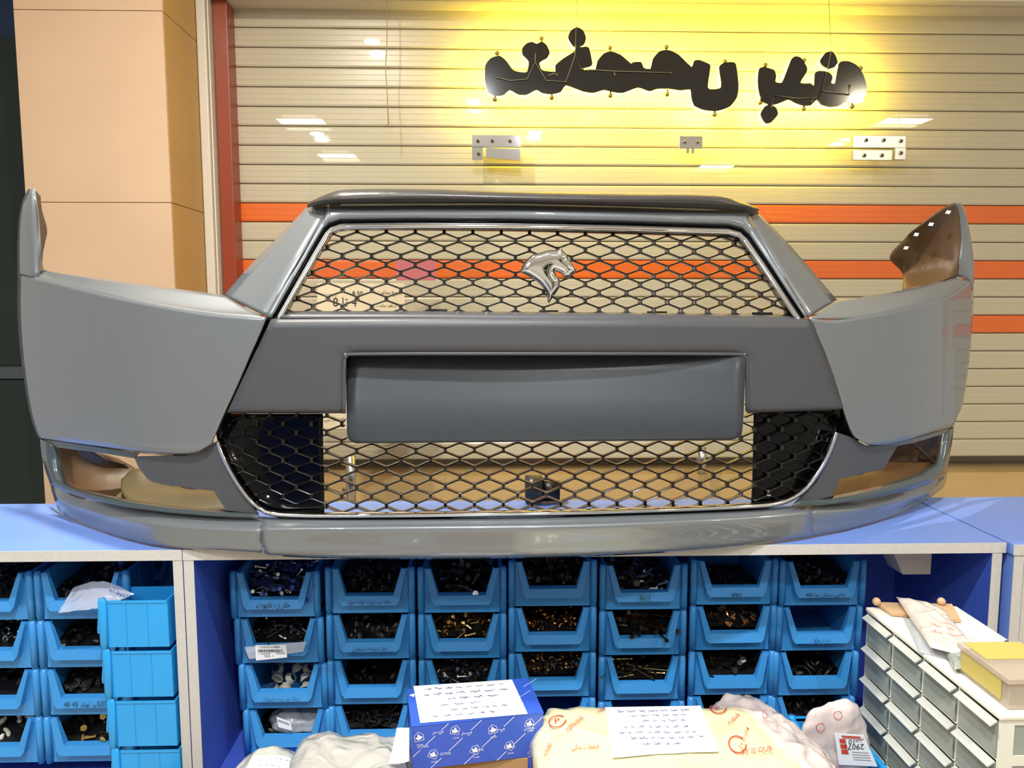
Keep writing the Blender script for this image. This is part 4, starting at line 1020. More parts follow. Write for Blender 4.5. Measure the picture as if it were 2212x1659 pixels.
for c in range(7):
    for r_ in range(4):
        z = zrow[r_] + dzc[c] * (1 if r_ == 0 else .25)
        if r_ > 0: z = BINS[c, r_ - 1].location.z - BH - .0002
        e = parts_bin((cx[c] + (r_ * .0045 if c == 0 else -r_ * .003 if c == 6 else 0), YB_, z), 'blue bin, %s column, %s%s' % (ordn[c], rown[r_], ', holding ' + CONT[c, r_][4] if (c, r_) in CONT else ''))
        BINS[c, r_] = e
        if (c, r_) in CONT:
            k, h, n, ms, words = CONT[c, r_]; n = int(n * 1.5); heap(e, k, h + (.005 if k != 'lump' else 0), c * 10 + r_, '%s in the bin of the %s column, %s' % (words, ordn[c], rown[r_]), n, ms)
        if (c, r_) in TXT: t = TXT[c, r_]; bin_text(e, t[0], t[1], t[2])
# individual pieces: white nylon caps, square plate clips, black rings
def capmesh():
    bm = bmesh.new(); tube(bm, [(0,0,0),(0,0,.002),(0,0,.006),(0,0,.010)], .008, 14, cap=False, rs=[.011,.0115,.008,.0065]); 
    return smoothposts(mk('cap', bm, M['nylon']))
cm = capmesh(); rnd = random.Random(5); e = BINS[0, 2]
capw = ['at the front left', 'at the front centre', 'at the front right', 'left of centre', 'in the middle', 'right of centre', 'at the rear left', 'at the rear centre', 'at the rear right', 'on top of the left pile', 'on top of the middle pile', 'on top of the right pile', 'second row left', 'second row right']
for i in range(14):
    col, row = i % 3, i // 3
    p = e.location + Vector((-.030 + .028 * col + rnd.uniform(-.006, .006), .012 + row * .024, .010 + row * .006))
    o = link('nylon_cap', cm, None); o.location = p; o.rotation_euler = (rnd.uniform(-.9, .9), rnd.uniform(-.9, .9), rnd.uniform(0, 6))
    tag(o, 'white nylon cap %s of the first column, third row bin' % capw[i], 'cap', 'white nylon caps')
bm = bmesh.new(); box(bm, (-.012, -.009, 0), (.012, .009, .0015)); box(bm, (-.003, -.003, .0016), (.003, .003, .004)); pm = mk('plate_clip', bm, mat('blue_steel_plate', (70, 78, 120), .3, .6))
for i, (dx, dy, dz, rz, w_) in enumerate(((-.036, .10, .060, .2, 'rear left'), (-.045, .03, .048, .9, 'far left'), (-.024, .03, .050, -.1, 'left'), (-.006, .015, .046, .1, 'shiny front'), (.026, .02, .048, .7, 'right'), (.048, .06, .056, .3, 'far right'))):
    o = link('plate_clip', pm if i != 3 else mk('plate_clip', box(bmesh.new(), (-.011, -.007, 0), (.011, .007, .002)), M['zinc']), None); o.location = BINS[0, 0].location + Vector((dx, dy, dz)); o.rotation_euler = (.35, .1, rz)
    tag(o, 'square plate clip, the %s one on the screws of the top left bin' % w_, 'clip', 'square plate clips')
bm = bmesh.new(); ring(bm, Matrix.Identity(4), .014, .0022, 22, 6); rm = smoothposts(mk('black_ring', bm, M['blackpl']))
for i, (dx, dy, dz, a_, w_) in enumerate(((-.012, .02, .030, .5, 'front left'), (.008, .035, .038, .7, 'middle'), (.030, .06, .046, .5, 'rear right'), (-.030, .07, .044, .4, 'rear left'), (.028, .02, .030, .9, 'front right'))):
    o = link('rubber_ring', rm, None); o.location = BINS[6, 2].location + Vector((dx, dy, dz)); o.rotation_euler = (a_, .2, i)
    tag(o, 'black rubber ring, %s in the bin of the seventh column, third row' % w_, 'ring', 'black rubber rings')
heap(BINS[6, 2], 'lump', .030, 77, 'black caps below the rings in the seventh column', 40, ('blackpl', 'blackpl'))
# barcode label with a flattened bag on the second bin of the first column
e = tag(empty('bag_label', BINS[0, 1].location + Vector((-.01, -.02, .02))), 'clear bag strip with a white barcode label on the bin below the top left one', 'label')
L0 = BINS[0, 1].location
def Lp(px, py, y=-.0215): return U(px, py, L0.y + y)
bm = bmesh.new(); prism(bm, [Lp(528, 1398), Lp(662, 1386), Lp(655, 1408), Lp(538, 1424)], (0, .0006, 0)); obj('bag_strip', bm, M['bagclear'], e)
bm = bmesh.new(); prism(bm, [Lp(551, 1394, -.0225), Lp(619, 1393, -.0225), Lp(620, 1420, -.0225), Lp(553, 1427, -.0225)], (0, .0006, 0)); obj('paper_label', bm, M['paper'], e)
bm = bmesh.new(); rnd = random.Random(3); x = 557.0
while x < 612:
    w_ = rnd.choice((.8, 1.2, 2)); prism(bm, [Lp(x, 1403, -.0229), Lp(x + w_, 1403, -.0229), Lp(x + w_, 1409, -.0229), Lp(x, 1409, -.0229)], (0, .0001, 0)); x += w_ + rnd.choice((.8, 1.4))
for s, px, py, w_ in (('1110000539', 558, 1414, 26), ('01000768', 595, 1413, 20), ('CUSHION RUBBER', 560, 1400, 44), ('NO. 1', 572, 1420, 18)):
    p = Lp(px, py, -.023); add_text(bm, s, p, (1, 0, 0), (0, 0, 1), width=w_ / 1661 * 1.29)
obj('barcode_print', bm, M['inkb'], e)['kind'] = 'stuff'
# clear bag in bottom bin of first column built below with the other bags
# --- left cabinet
YL = 1.222
zl0 = U(100, 1232, YL).z
lc = [U(-10, 1300, YL).x, U(181, 1300, YL).x]
CL = {(0,0): ('lump', .05, 60, ('blackpl', 'blackpl'), 'black pieces'), (0,1): ('ring', .04, 60, ('zinc', 'blackpl'), 'grey rings'), (0,2): ('lump', .045, 60, ('blackpl', 'blackpl'), 'black plugs'), (0,3): ('lump', .05, 60, ('nylon', 'blackpl'), 'white and black clips'),
      (1,0): ('lump', .046, 60, ('blackpl', 'darkmetal'), 'black fixings'), (1,1): ('lump', .044, 70, ('blackpl', 'darkmetal'), 'black rubber pieces'), (1,2): ('lump', .050, 90, ('blackpl', 'darkmetal'), 'black clips'), (1,3): ('bolt', .050, 70, ('brass', 'blackpl'), 'mixed pale and green bolts')}
for c in range(2):
    if c == 1 and lc[1] - lc[0] < .1535: lc[0] = lc[1] - .1535
for c in range(2):
    for r_ in range(4):
        e = parts_bin((lc[c], YL, zl0 - (BH + .0003) * (r_ + 1)), 'blue bin, left cabinet, %s column, %s, holding %s' % (('outer', 'second')[c], rown[r_], CL[c, r_][4]))
        BINS['L', c, r_] = e
        k, h, n, ms, words = CL[c, r_]; heap(e, k, h, 100 + c * 10 + r_, '%s in the left cabinet, %s column, %s' % (words, ('left edge', 'second')[c], rown[r_]), n, ms)
bin_text(BINS['L', 1, 2], 'گلگیر تولد 45 40', .07, 'inkb'); 
e = parts_bin((U(330, 1250, 1.36).x - .005, 1.345, zl0 - BH + .004), 'shaded blue parts bin at the back beside the divider, behind the sideways bins', sx=.72)
for k in (): parts_bin((e.location.x, 1.345, e.location.z - k * (BH + .0002)), 'shaded blue parts bin at the back, number %d below the top one' % k, sx=.72)
# four bins standing sideways at the front
xside = U(232, 1400, 1.165).x - .001
for k in range(4):
    z = U(300, 1290, 1.165).z - (BH + .0003) * (k + 1)
    parts_bin((xside - .002 + k * .0025, 1.158 + .037, z), 'lighter blue bin turned sideways, %s of the stack beside the divider' % ('topmost', 'second from top', 'third from top', 'lowest in view')[k], R(-90), 's', 'sideways blue bins', .42)
# ================================================================== DRAWER CABINET
pn, pf = Uz(2155, 1545, .981), Uz(1880, 1312, .981)
XD = (pn.x + pf.x) / 2; Y0, Y1 = pn.y, pf.y
e = tag(empty('drawer_cabinet', (XD + .07, (Y0 + Y1) / 2, BZ)), 'cream plastic cabinet of small frosted drawers at the right, bags lying on top', 'drawer cabinet')
WD = .135; HT = .981 - BZ
boxm('top_panel', (XD - .002, Y0 - .002, .981 - .006), (XD + WD, Y1 + .002, .981), M['cabwhite'], e, bev=.002)
boxm('back_panel', (XD + WD - .003, Y0, BZ), (XD + WD, Y1, .974), M['cabwhite'], e)
nr, ncol = 6, 4; rh = (HT - .006) / nr; cw = (Y1 - Y0) / ncol
for k in range(nr + 1):
    z = BZ + k * rh - .0008; 
    if k < nr: boxm('divider', (XD, Y0 + .003, z if k else BZ), (XD + WD - .004, Y1 - .003, z + .0015), M['cabwhite'], e)
for k in range(1, ncol):
    boxm('divider', (XD, Y0 + k * cw - .0012, BZ + .002), (XD + .006, Y0 + k * cw + .0012, .9745), M['cabwhite'], e)
bm = bmesh.new()   # near end wall: frame with recessed windows
for k in range(nr + 1): box(bm, (XD, Y0, BZ + k * rh - (.006 if k else 0)), (XD + WD - .004, Y0 + .003, min(.9745, BZ + k * rh + .006)))
for a in (0, WD - .020): 
    for k in range(nr): box(bm, (XD + a, Y0, BZ + k * rh + .0061), (XD + a + .016, Y0 + .003, BZ + (k + 1) * rh - .0061))
obj('end_frame', bm, M['cabwhite'], e)
for k in range(nr): boxm('end_window', (XD + .0165, Y0 + .0012, BZ + k * rh + .0065), (XD + WD - .0205, Y0 + .0024, BZ + (k + 1) * rh - .0065), M['drawer'], e)
boxm('far_wall', (XD, Y1 - .003, BZ), (XD + WD - .004, Y1, .9745), M['cabwhite'], e)
first = None
for c in range(ncol):
    for r_ in range(nr):
        y0, y1 = Y0 + c * cw + .004, Y0 + (c + 1) * cw - .003; z0, z1 = BZ + r_ * rh + .002, BZ + (r_ + 1) * rh - .004
        if first is None:
            h, hz = (y1 - y0) / 2, (z1 - z0)
            bm = bmesh.new(); box(bm, (-.001, -h, 0), (.0012, h, hz)); box(bm, (.0013, -h, 0), (.11, -h + .0012, hz * .9)); box(bm, (.0013, h - .0012, 0), (.11, h, hz * .9)); box(bm, (.0013, -h, 0), (.11, h, .001))
            first = mk('drawer', bm, M['drawer'])
            bm = bmesh.new(); prism(bm, [Vector((-.0085, -h, hz - .006)), Vector((-.001, -h, hz - .001)), Vector((-.001, -h, hz + .001)), Vector((-.0095, -h, hz - .0045))], (0, 2 * h, 0)); lipm = mk('handle', bm, M['drawerlip'])
            bm = bmesh.new(); box(bm, (.004, -h + .004, .001), (.05, h - .004, hz * .5)); darkm = mk('drawer_contents', bm, M['darkmetal'])
        d = link('drawer', first, None, e); d.matrix_parent_inverse = Matrix.Identity(4); d.location = Vector((XD, (y0 + y1) / 2, z0)) - e.location
        link('handle', lipm, None, d, world=False)
        if (c * 7 + r_ * 3) % 4 < 2:
            q = link('drawer_contents', darkm, None, d, world=False)
a = Vector((XD - .0025, Y0 + cw * .25, BZ + 3.3 * rh))
bm = bmesh.new(); prism(bm, [a, a + Vector((0, .04, 0)), a + Vector((0, .04, .028)), a + Vector((0, 0, .028))], (.0004, 0, 0)); dl_ = tag(obj('printed_label', bm, M['paper'], e))
bm = bmesh.new(); a = a + Vector((-.0005, 0, 0)); prism(bm, [a + Vector((0, .02, .012)), a + Vector((0, .04, .012)), a + Vector((0, .04, .028)), a + Vector((0, .02, .028))], (.0002, 0, 0)); obj('label_print', bm, M['boxblue'], dl_)
# ================================================================== BAGS, BOX, PAPERS
def cushion(name, c, sz, m, label, cat, seed=0, ex=.45, amp=.012, fs=9, rz=0, n=48, top=None, group=None, wr=.004):
    """soft filled bag: a superellipsoid with folds"""
    bm = bmesh.new(); rows = []
    def sp(v, p): return math.copysign(abs(v) ** p, v)
    for j in range(n // 2 + 1):
        ph = -math.pi / 2 + math.pi * j / (n // 2); r_ = []
        for i in range(n):
            th = 2 * math.pi * i / n
            p = Vector((sp(math.cos(ph), ex) * sp(math.cos(th), ex), sp(math.cos(ph), ex) * sp(math.sin(th), ex), sp(math.sin(ph), ex * 1.3)))
            q = Vector((p.x * sz[0] / 2, p.y * sz[1] / 2, p.z * sz[2] / 2))
            nz = noise.noise(q * fs + Vector((seed, 0, 0))) * amp + noise.noise(q * fs * 5 + Vector((0, seed, 0))) * wr + (.5 - 1.6 * abs(noise.noise(Vector((q.x * 26 + q.y * 9, q.y * 16, q.z * 20 + seed))))) * wr * 1.3 + (.4 - 1.5 * abs(noise.noise(Vector((q.x * 60, q.y * 48 + q.x * 20, q.z * 40 + seed))))) * wr * .6
            q = q + (q.normalized() * nz if q.length > 0 else q)
            if top: q.z += top(q.x / sz[0], q.y / sz[1]) * (q.z / sz[2] + .5)
            q = Matrix.Rotation(rz, 3, 'Z') @ q
            q = q + Vector(c); q.z = max(q.z, BZ + .0005)
            r_.append(q)
        r_.append(r_[0].copy()); rows.append(r_)
    grid(bm, rows); bmesh.ops.remove_doubles(bm, verts=bm.verts[:], dist=1e-5)
    o = obj(name, bm, M[m] if isinstance(m, str) else m, None, smooth=True); return tag(o, label, cat, group)
def raydown(o, x, y):
    return None
_bv = {}
from mathutils.bvhtree import BVHTree
def surf(o):
    if o.name not in _bv:
        me = o.data; _bv[o.name] = BVHTree.FromPolygons([v.co.copy() for v in me.vertices], [tuple(p.vertices) for p in me.polygons])
    return _bv[o.name]
def drop(o, p, e=.001):
    """point where the camera-space ray toward p meets bag o, lifted by e"""
    h = surf(o).ray_cast(Vector((p.x, p.y, 2.0)), Vector((0, 0, -1)))
    return Vector((p.x, p.y, h[0].z + e)) if h[0] else Vector((p.x, p.y, p.z + e))
def sheet(name, o, quad, m, label, cat, parent=None, n=14, e=.0022, sag=.0):
    """paper draped over bag o; quad = 4 world points, back-left, back-right, front-right, front-left"""
    bm = bmesh.new(); rows = []
    zs_ = []
    for j in range(n + 1):
        r_ = []
        for i in range(n + 1):
            u, v = i / n, j / n; p = (quad[0].lerp(quad[1], u)).lerp(quad[3].lerp(quad[2], u), v); p = drop(o, p, e) if o else p.copy()
            r_.append(p)
        rows.append(r_)
    for _ in range(3):   # stiff paper bridges the wrinkles
        for j in range(n + 1):
            for i in range(n + 1):
                nb = [rows[b][a].z for a, b in ((i-1, j), (i+1, j), (i, j-1), (i, j+1)) if 0 <= a <= n and 0 <= b <= n]
                rows[j][i].z = max(rows[j][i].z, sum(nb) / len(nb))
    grid(bm, rows); x = obj(name, bm, M[m], parent, smooth=True); tag(x, label, cat)
    R2 = [[p.copy() for p in r_] for r_ in rows]
    def at(u, v, lift=.0008):
        a, b = min(n - 1e-6, max(0, u * n)), min(n - 1e-6, max(0, v * n)); i, j = int(a), int(b); fu, fv = a - i, b - j
        p = R2[j][i].lerp(R2[j][i+1], fu).lerp(R2[j+1][i].lerp(R2[j+1][i+1], fu), fv); return p + Vector((0, 0, lift))
    return x, at
def writing(at, parent, lines, m='inkpale', seed=0, name='handwriting', t=.012):
    bm = bmesh.new()
    for k, (u0, u1, v, h) in enumerate(lines):
        scribble(bm, (u0, v, 0), (1, 0, 0), (0, -1, 0), u1 - u0, h, seed + k, t, warp=lambda p: at(p.x, p.y))
    o = obj(name, bm, M[m], parent); o['kind'] = 'stuff'; return o
def printtxt(at, parent, items, m='redink', name='print'):
    bm = bmesh.new()
    for s, u, v, w_, h, ang, ar in items:
        ca, sa = math.cos(ang), math.sin(ang)
        add_text(bm, s, (u, v, 0), (ca, -sa, 0), (-sa * 1.0, -ca, 0), width=w_, height=h, ar=ar, warp=lambda p: at(p.x, p.y, .0010))
    o = obj(name, bm, M[m], parent); o['kind'] = 'stuff'; return o
# yellow printed bag
ZY = .862
yl, yr = Uz(1158, 1560, ZY).x, Uz(1650, 1560, ZY).x
ybk = Uz(1400, 1508, ZY).y
yc = Vector(((yl + yr) / 2 + .012, ybk - .16, (ZY + BZ) / 2))
YB2 = cushion('parts_bag', yc, (yr - yl + .03, .31, ZY - BZ + .002), 'bagyel', 'large yellow plastic bag with red printing, white handwritten note on top', 'bag', 3, .22, .006, 6, n=110, wr=.005)
note, nat = sheet('paper_note', YB2, [Uz(1307, 1531, ZY), Uz(1513, 1528, ZY), Uz(1552, 1632, ZY), Uz(1322, 1645, ZY)], 'paper', 'white handwritten note lying on the yellow printed bag', 'note')
writing(nat, note, [(.12, .9, .14, .05), (.25, .85, .25, .05), (.35, .8, .36, .05), (.15, .85, .48, .045), (.1, .85, .60, .045), (.2, .9, .72, .045), (.3, .7, .84, .045)], seed=40)
Ysq, yat = sheet('print_film', YB2, [Uz(1178, 1532, ZY), Uz(1640, 1512, ZY), Uz(1668, 1650, ZY), Uz(1176, 1650, ZY)], 'bagyel', None, None, n=26, e=.0008); bpy.data.objects.remove(Ysq)
def circ(u, v, r_, bm, at, asp=.32, w_=.16):
    n = 26; vi = [bm.verts.new(at(u + r_ * asp * math.cos(6.2832*i/n*.92), v + r_ * math.sin(6.2832*i/n*.92))) for i in range(n)]
    vo = [bm.verts.new(at(u + r_ * asp * (1 + w_) * math.cos(6.2832*i/n*.92), v + r_ * (1 + w_) * math.sin(6.2832*i/n*.92))) for i in range(n)]
    for i in range(n - 1): bm.faces.new((vi[i], vi[i+1], vo[i+1], vo[i]))
bm = bmesh.new()
for u, v in ((.055, .27), (.80, .10), (.86, .75)): circ(u, v, .11, bm, yat)
for s, u, v, w_, h, ang, ar in (('P', .045, .32, .022, .10, .1, False), ('P', .79, .15, .022, .10, .1, False), ('GENUINE', .11, .50, .12, .075, .95, False), ('قطعات', .24, .18, .06, .07, .9, True), ('GENUINE', .0, .88, .08, .07, 1.1, False), ('قطعات یدکی', .12, .82, .12, .10, 0, True),
                               ('خودرو', .44, .10, .1, .05, 0, True), ('قطعه', .84, .44, .08, .08, .8, True)):
    ca, sa = math.cos(ang), math.sin(ang); k = .33
    add_text(bm, s, (u, v, 0), (ca, -sa / k * .9, 0), (-sa * k * .9, -ca, 0), width=w_ if True else None, height=h, ar=ar, warp=lambda p: yat(max(0, min(1, p.x)), max(0, min(1, p.y)), .0012))
o = obj('red_print', bm, M['redink'], YB2); o['kind'] = 'stuff'
# folded pale bag at its right
pr = Uz(1640, 1590, .86)
PK = cushion('folded_bag', (pr.x + .034, pr.y + .03, .776), (.078, .25, .170), 'bagpink', 'pale pink-white crumpled plastic bag folded over the right end of the yellow bag', 'bag', 9, .55, .012, 12, rz=.25, n=90, wr=.008)
pk_, pat = sheet('print_film', PK, [Uz(1610, 1530, .866), Uz(1665, 1530, .866), Uz(1680, 1640, .866), Uz(1590, 1640, .866)], 'bagpink', None, None, n=20, e=.001); bpy.data.objects.remove(pk_)
bm = bmesh.new()
for s, u, v, w_, h, ang in (('TY IS OUR WAY', .10, .86, .75, .09, 1.25), ('TY IS OUR', .1, .96, .8, .10, .1)):
    ca, sa = math.cos(ang), math.sin(ang); add_text(bm, s, (u, v, 0), (ca, -sa, 0), (-sa, -ca, 0), width=w_, height=h, warp=lambda p: pat(max(0, min(1, p.x)), max(0, min(1, p.y)), .0015))
circ(.75, .12, .09, bm, pat, .9, .2)
o = obj('red_print', bm, M['redink'], PK); o['kind'] = 'stuff'
# blue box on a carton
ZB = .875
FL, FR, BL, BR = Uz(889, 1569, ZB), Uz(1174, 1539, ZB), Uz(873, 1485, ZB), Uz(1135, 1465, ZB)
rz = math.atan2(FR.y - FL.y, FR.x - FL.x); wd = (FR - FL).length; dp = ((BL - FL).length + (BR - FR).length) / 2 * .97; hb = ZB - U(1171, 1632, FR.y).z
cen = (FL + FR) / 2 + Matrix.Rotation(rz, 3, 'Z') @ Vector((0, dp / 2, 0))
tag(boxm('carton', (cen.x - wd * .42, cen.y - dp * .40, BZ), (cen.x + wd * .42, cen.y + dp * .40, ZB - hb - .0005), M['card'], bev=.001), 'plain brown carton hidden under the blue printed box', 'carton')
e = tag(empty('printed_box', (cen.x, cen.y, ZB - hb), rz), 'blue cardboard parts box with small white horse logos, paper taped on top', 'box')
boxm('carton_body', (-wd/2, -dp/2, 0), (wd/2, dp/2, hb - .0012), M['boxblue'], e, bev=.0012, world=False)
boxm('lid', (-wd/2 - .0003, -dp/2 - .0003, hb - .0011), (wd/2 + .0003, dp/2 + .0003, hb), M['boxblue'], e, world=False)
EMn = [((x - 1180) / 1000, -(y - 640) / 1000) for x, y in EM]
bm = bmesh.new(); fy = -dp/2 - .0008
def stroke(bm, a, b, t):
    a, b = Vector(a), Vector(b); d = (b - a).normalized(); n_ = Vector((0, -1, 0)).cross(d) * t / 2
    bm.faces.new([bm.verts.new(v) for v in (a - n_, b - n_, b + n_, a + n_)])
EMO = [(440,700),(475,640),(510,545),(600,420),(740,310),(1000,235),(1290,205),(1340,150),(1420,225),(1530,390),(1710,670),(1600,780),(1500,840),(1390,745),(1240,680),(1345,950),(1270,1150),(1085,1400),(1010,1130),(780,880),(500,735)]
def horse(bm, cx_, cz_, s_, rot=0):
    vs = []
    for x, y in EMO:
        a, b = (x - 1075) / 1300 * s_, -(y - 780) / 1300 * s_; ca, sa = math.cos(rot), math.sin(rot)
        vs.append(bm.verts.new((cx_ + a * ca - b * sa, fy, cz_ + a * sa + b * ca)))
    f = bm.faces.new(vs); f.normal_update(); bmesh.ops.triangulate(bm, faces=[f], ngon_method='EAR_CLIP')
def shield(bm, cx_, cz_, s_, rot):
    pts = [(-.5, .5), (.5, .5), (.5, -.2), (0, -.6), (-.5, -.2)]; ca, sa = math.cos(rot), math.sin(rot)
    for (a, b), (c_, d_) in zip(pts, pts[1:] + pts[:1]):
        A = (cx_ + (a*ca - b*sa)*s_, fy, cz_ + (a*sa + b*ca)*s_); B_ = (cx_ + (c_*ca - d_*sa)*s_, fy, cz_ + (c_*sa + d_*ca)*s_); stroke(bm, A, B_, .0006)
for i, (px, py, rot) in enumerate(((904,1590,3.3),(981,1576,2.9),(1062,1574,3.3),(1143,1561,2.8),(934,1625,2.7),(1024,1616,2.7),(1099,1608,2.7))):
    u, v = (px - 889) / 285, (py - (1569 - 30 * (px - 889) / 285)) / (1639 - 1548)
    X_, Z_ = (u - .5) * wd, hb * (1 - v * 1.0); horse(bm, X_, Z_, .0095, rot); shield(bm, X_, Z_, .0115, rot)
    add_text(bm, 'IKCO', (X_ + .005, fy, Z_ - .010), (-1, 0, 0), (0, 0, -1), width=.008)
for k in range(5):
    x0 = -wd/2 + wd * (k * .25 - .12)
    a, b = (x0, 0), (x0 + hb * 1.15, hb)
    if a[0] < -wd/2: t = (-wd/2 - a[0]) / (b[0] - a[0]); a = (-wd/2, hb * t)
    if b[0] > wd/2: t = (wd/2 - a[0]) / (b[0] - a[0]); b = (wd/2, a[1] + (hb - a[1]) * t)
    for (t0, t1) in ((.02, .22), (.36, .62), (.78, .98)):
        stroke(bm, (a[0] + (b[0]-a[0])*t0, fy, a[1] + (b[1]-a[1])*t0), (a[0] + (b[0]-a[0])*t1, fy, a[1] + (b[1]-a[1])*t1), .0009)
    for t0, s, ar in ((.29, 'ISACO', 0), (.70, 'ایساکو', 1)):
        px_, pz_ = a[0] + (b[0]-a[0])*t0, a[1] + (b[1]-a[1])*t0
        if abs(px_) < wd/2 - .012: add_text(bm, s, (px_ + .007, fy, pz_ + .003), (-1, 0, 0), (0, 0, -1), width=.014, ar=bool(ar))
for k in range(4): 
    x0 = -wd/2 + wd * (.80 + k * .07); ty = -dp/2 + dp * (.1 + .28 * k)
bmt = bm
o = obj('white_print', bm, M['white'], e, world=False); o['kind'] = 'stuff'
bm = bmesh.new()
for ya, yb_ in ((-.42, -.2), (-.08, .12), (.24, .44)):
    bm.faces.new([bm.verts.new(v) for v in ((wd*.36 + ya*.05, dp*ya, hb + .0004), (wd*.36 + ya*.05 + .0009, dp*ya, hb + .0004), (wd*.36 + ya*.05 + .025, dp*yb_, hb + .0004), (wd*.36 + ya*.05 + .024, dp*yb_, hb + .0004))])
horse_top = [((x - 1075) / 1300 * .010, (780 - y) / 1300 * .010) for x, y in EMO]
f = bm.faces.new([bm.verts.new((-wd * .46 + a, dp * .30 + b, hb + .0004)) for a, b in horse_top]); f.normal_update(); bmesh.ops.triangulate(bm, faces=[f], ngon_method='EAR_CLIP')
o = obj('white_print', bm, M['white'], e, world=False); o['kind'] = 'stuff'
ps, pat2 = sheet('taped_paper', None, [Uz(893, 1482, ZB + .001), Uz(1106, 1468, ZB + .001), Uz(1140, 1542, ZB + .001), Uz(908, 1562, ZB + .001)], 'paper', 'white handwritten paper taped on the blue printed box', 'note', n=10)
writing(pat2, ps, [(.1, .9, .16, .06), (.08, .92, .32, .06), (.3, .85, .47, .06), (.2, .6, .62, .06), (.3, .9, .76, .05), (.1, .7, .9, .05)], seed=90)
# bubble-wrapped bag, clear bag, papers at lower left
ZG = .845
gx0, gx1 = Uz(640, 1600, ZG).x, Uz(880, 1600, ZG).x; gy = Uz(750, 1562, ZG).y
GB = cushion('bubble_bag', ((gx0 + gx1) / 2, gy - .115, (ZG + BZ) / 2), (gx1 - gx0 + .012, .24, ZG - BZ), 'bagpeach', 'cloudy bubble-wrapped parcel left of the blue printed box', 'bag', 21, .40, .008, 9, n=110, wr=.0045)
ZW = .815
wx0, wx1 = Uz(452, 1640, ZW).x, Uz(648, 1600, ZW).x; wy = Uz(560, 1575, ZW).y
WB = cushion('clear_bag', ((wx0 + wx1) / 2 + .006, wy - .12, (ZW + BZ) / 2 - .006), (wx1 - wx0 - .004, .26, ZW - BZ), 'bag', 'cloudy whitish plastic bag at the bottom left beside the divider', 'bag', 33, .60, .012, 10, n=100, wr=.005, top=lambda u, v: -.05 * max(0, -u - .1))
sh1, at1 = sheet('paper_note', WB, [Uz(545, 1622, ZW), Uz(640, 1618, ZW), Uz(650, 1690, ZW), Uz(515, 1690, ZW)], 'paper', 'white note lying on the cloudy bag at bottom left', 'note', n=10)
writing(at1, sh1, [(.2, .9, .15, .06), (.2, .8, .35, .06)], seed=130)
sh2, at2 = sheet('paper_note', None, [U(857, 1572, .955) , U(884, 1572, .955), U(884, 1670, .93), U(838, 1670, .93)], 'paper', 'white paper slip standing between the bubble-wrapped parcel and the blue box', 'note', n=4)
# clear bag inside bottom bin of first column
e0 = BINS[0, 3]
IB = cushion('clear_bag', e0.location + Vector((.008, .035, .040)), (.10, .07, .050), 'bagclear', 'clear bag with a printed label stuffed in the bottom bin of the first column', 'bag', 41, .8, .012, 22, rz=-.3, n=36, wr=.006)
q0 = e0.location
lab = bmesh.new(); A = U(597, 1548, 1.262); prism(lab, [A, A + Vector((.024, 0, -.010)), A + Vector((.026, 0, -.026)), A + Vector((.003, 0, -.019))], (0, .0004, 0)); lb = obj('paper_label', lab, M['paper'], IB)
bm = bmesh.new()
for k in range(9): p = A + Vector((.003 + k * .0022, -.0005, -.009 - k * .0009)); bm.faces.new([bm.verts.new(v) for v in (p, p + Vector((.001, 0, 0)), p + Vector((.001, 0, .004)), p + Vector((0, 0, .004)))])
obj('barcode_print', bm, M['inkb'], lb)['kind'] = 'stuff'
# small bag over the left cabinet bin
A = [U(180, 1258, 1.20), U(262, 1266, 1.20), U(292, 1292, 1.19), U(205, 1323, 1.175), U(124, 1324, 1.175)]
bm = bmesh.new(); rows = []
for j in range(9):
    v = j / 8; r_ = []
    for i in range(13):
        u = i / 12; p = (U(158, 1270, 1.215).lerp(U(290, 1284, 1.205), u)).lerp(U(125, 1324, 1.172).lerp(U(222, 1312, 1.172), u), v)
        p.z += .016 * math.sin(math.pi * u) * (1 - v) + .002 * noise.noise(Vector((i * .9, j * .7, 3))); p.y += .004 * noise.noise(Vector((i * .8, j * .9, 8))); r_.append(p)
    rows.append(r_)
grid(bm, rows); sb = tag(obj('plastic_bag', bm, mat('thin_plastic', (190, 196, 214), .2, 0, .5, 9, .1, .6, 60, trans=.30), None, smooth=True), 'crumpled clear plastic bag hanging over the top bin in the left cabinet', 'bag')
bm = bmesh.new(); 
for s, px, py, w_ in (('IKCO', 236, 1278, .016), ('PARTS', 252, 1287, .022)):
    add_text(bm, s, U(px, py, 1.196), (1, 0, -.25), (0, 0, 1), width=w_)
obj('blue_print', bm, M['ink'], sb)
# ---- foreground blue bin with hanging bag
zt = .80; q = Uz(1709, 1548, zt)
FB = tag(empty('large_parts_bin', (q.x + .075, q.y - .12, BZ)), 'bright blue open bin at the bottom right with a bag hanging over its rim', 'bin')
fx0, fx1, fy0, fy1 = q.x, Uz(1925, 1600, zt).x + .004, q.y - .22, q.y - .001
fx1 = min(fx1, XD - .022)
boxm('bin_floor', (fx0 + .008, fy0, BZ + .0005), (fx1 - .008, fy1 - .006, BZ + .003), M['bin2'], FB)
for nm, P_ in (('bin_wall', [(fx0, fy0), (fx0 + .003, fy0), (fx0 + .003, fy1), (fx0, fy1)]), ('bin_wall', [(fx0 + .0035, fy1 - .003), (fx1 - .0035, fy1 - .003), (fx1 - .0035, fy1), (fx0 + .0035, fy1)]), ('bin_wall', [(fx1 - .003, fy0), (fx1, fy0), (fx1, fy1), (fx1 - .003, fy1)])):
    bm = bmesh.new(); prism(bm, [Vector((x, y, BZ + .001)) for x, y in P_], (0, 0, zt - BZ - .001)); obj(nm, bm, M['bin2'], FB)
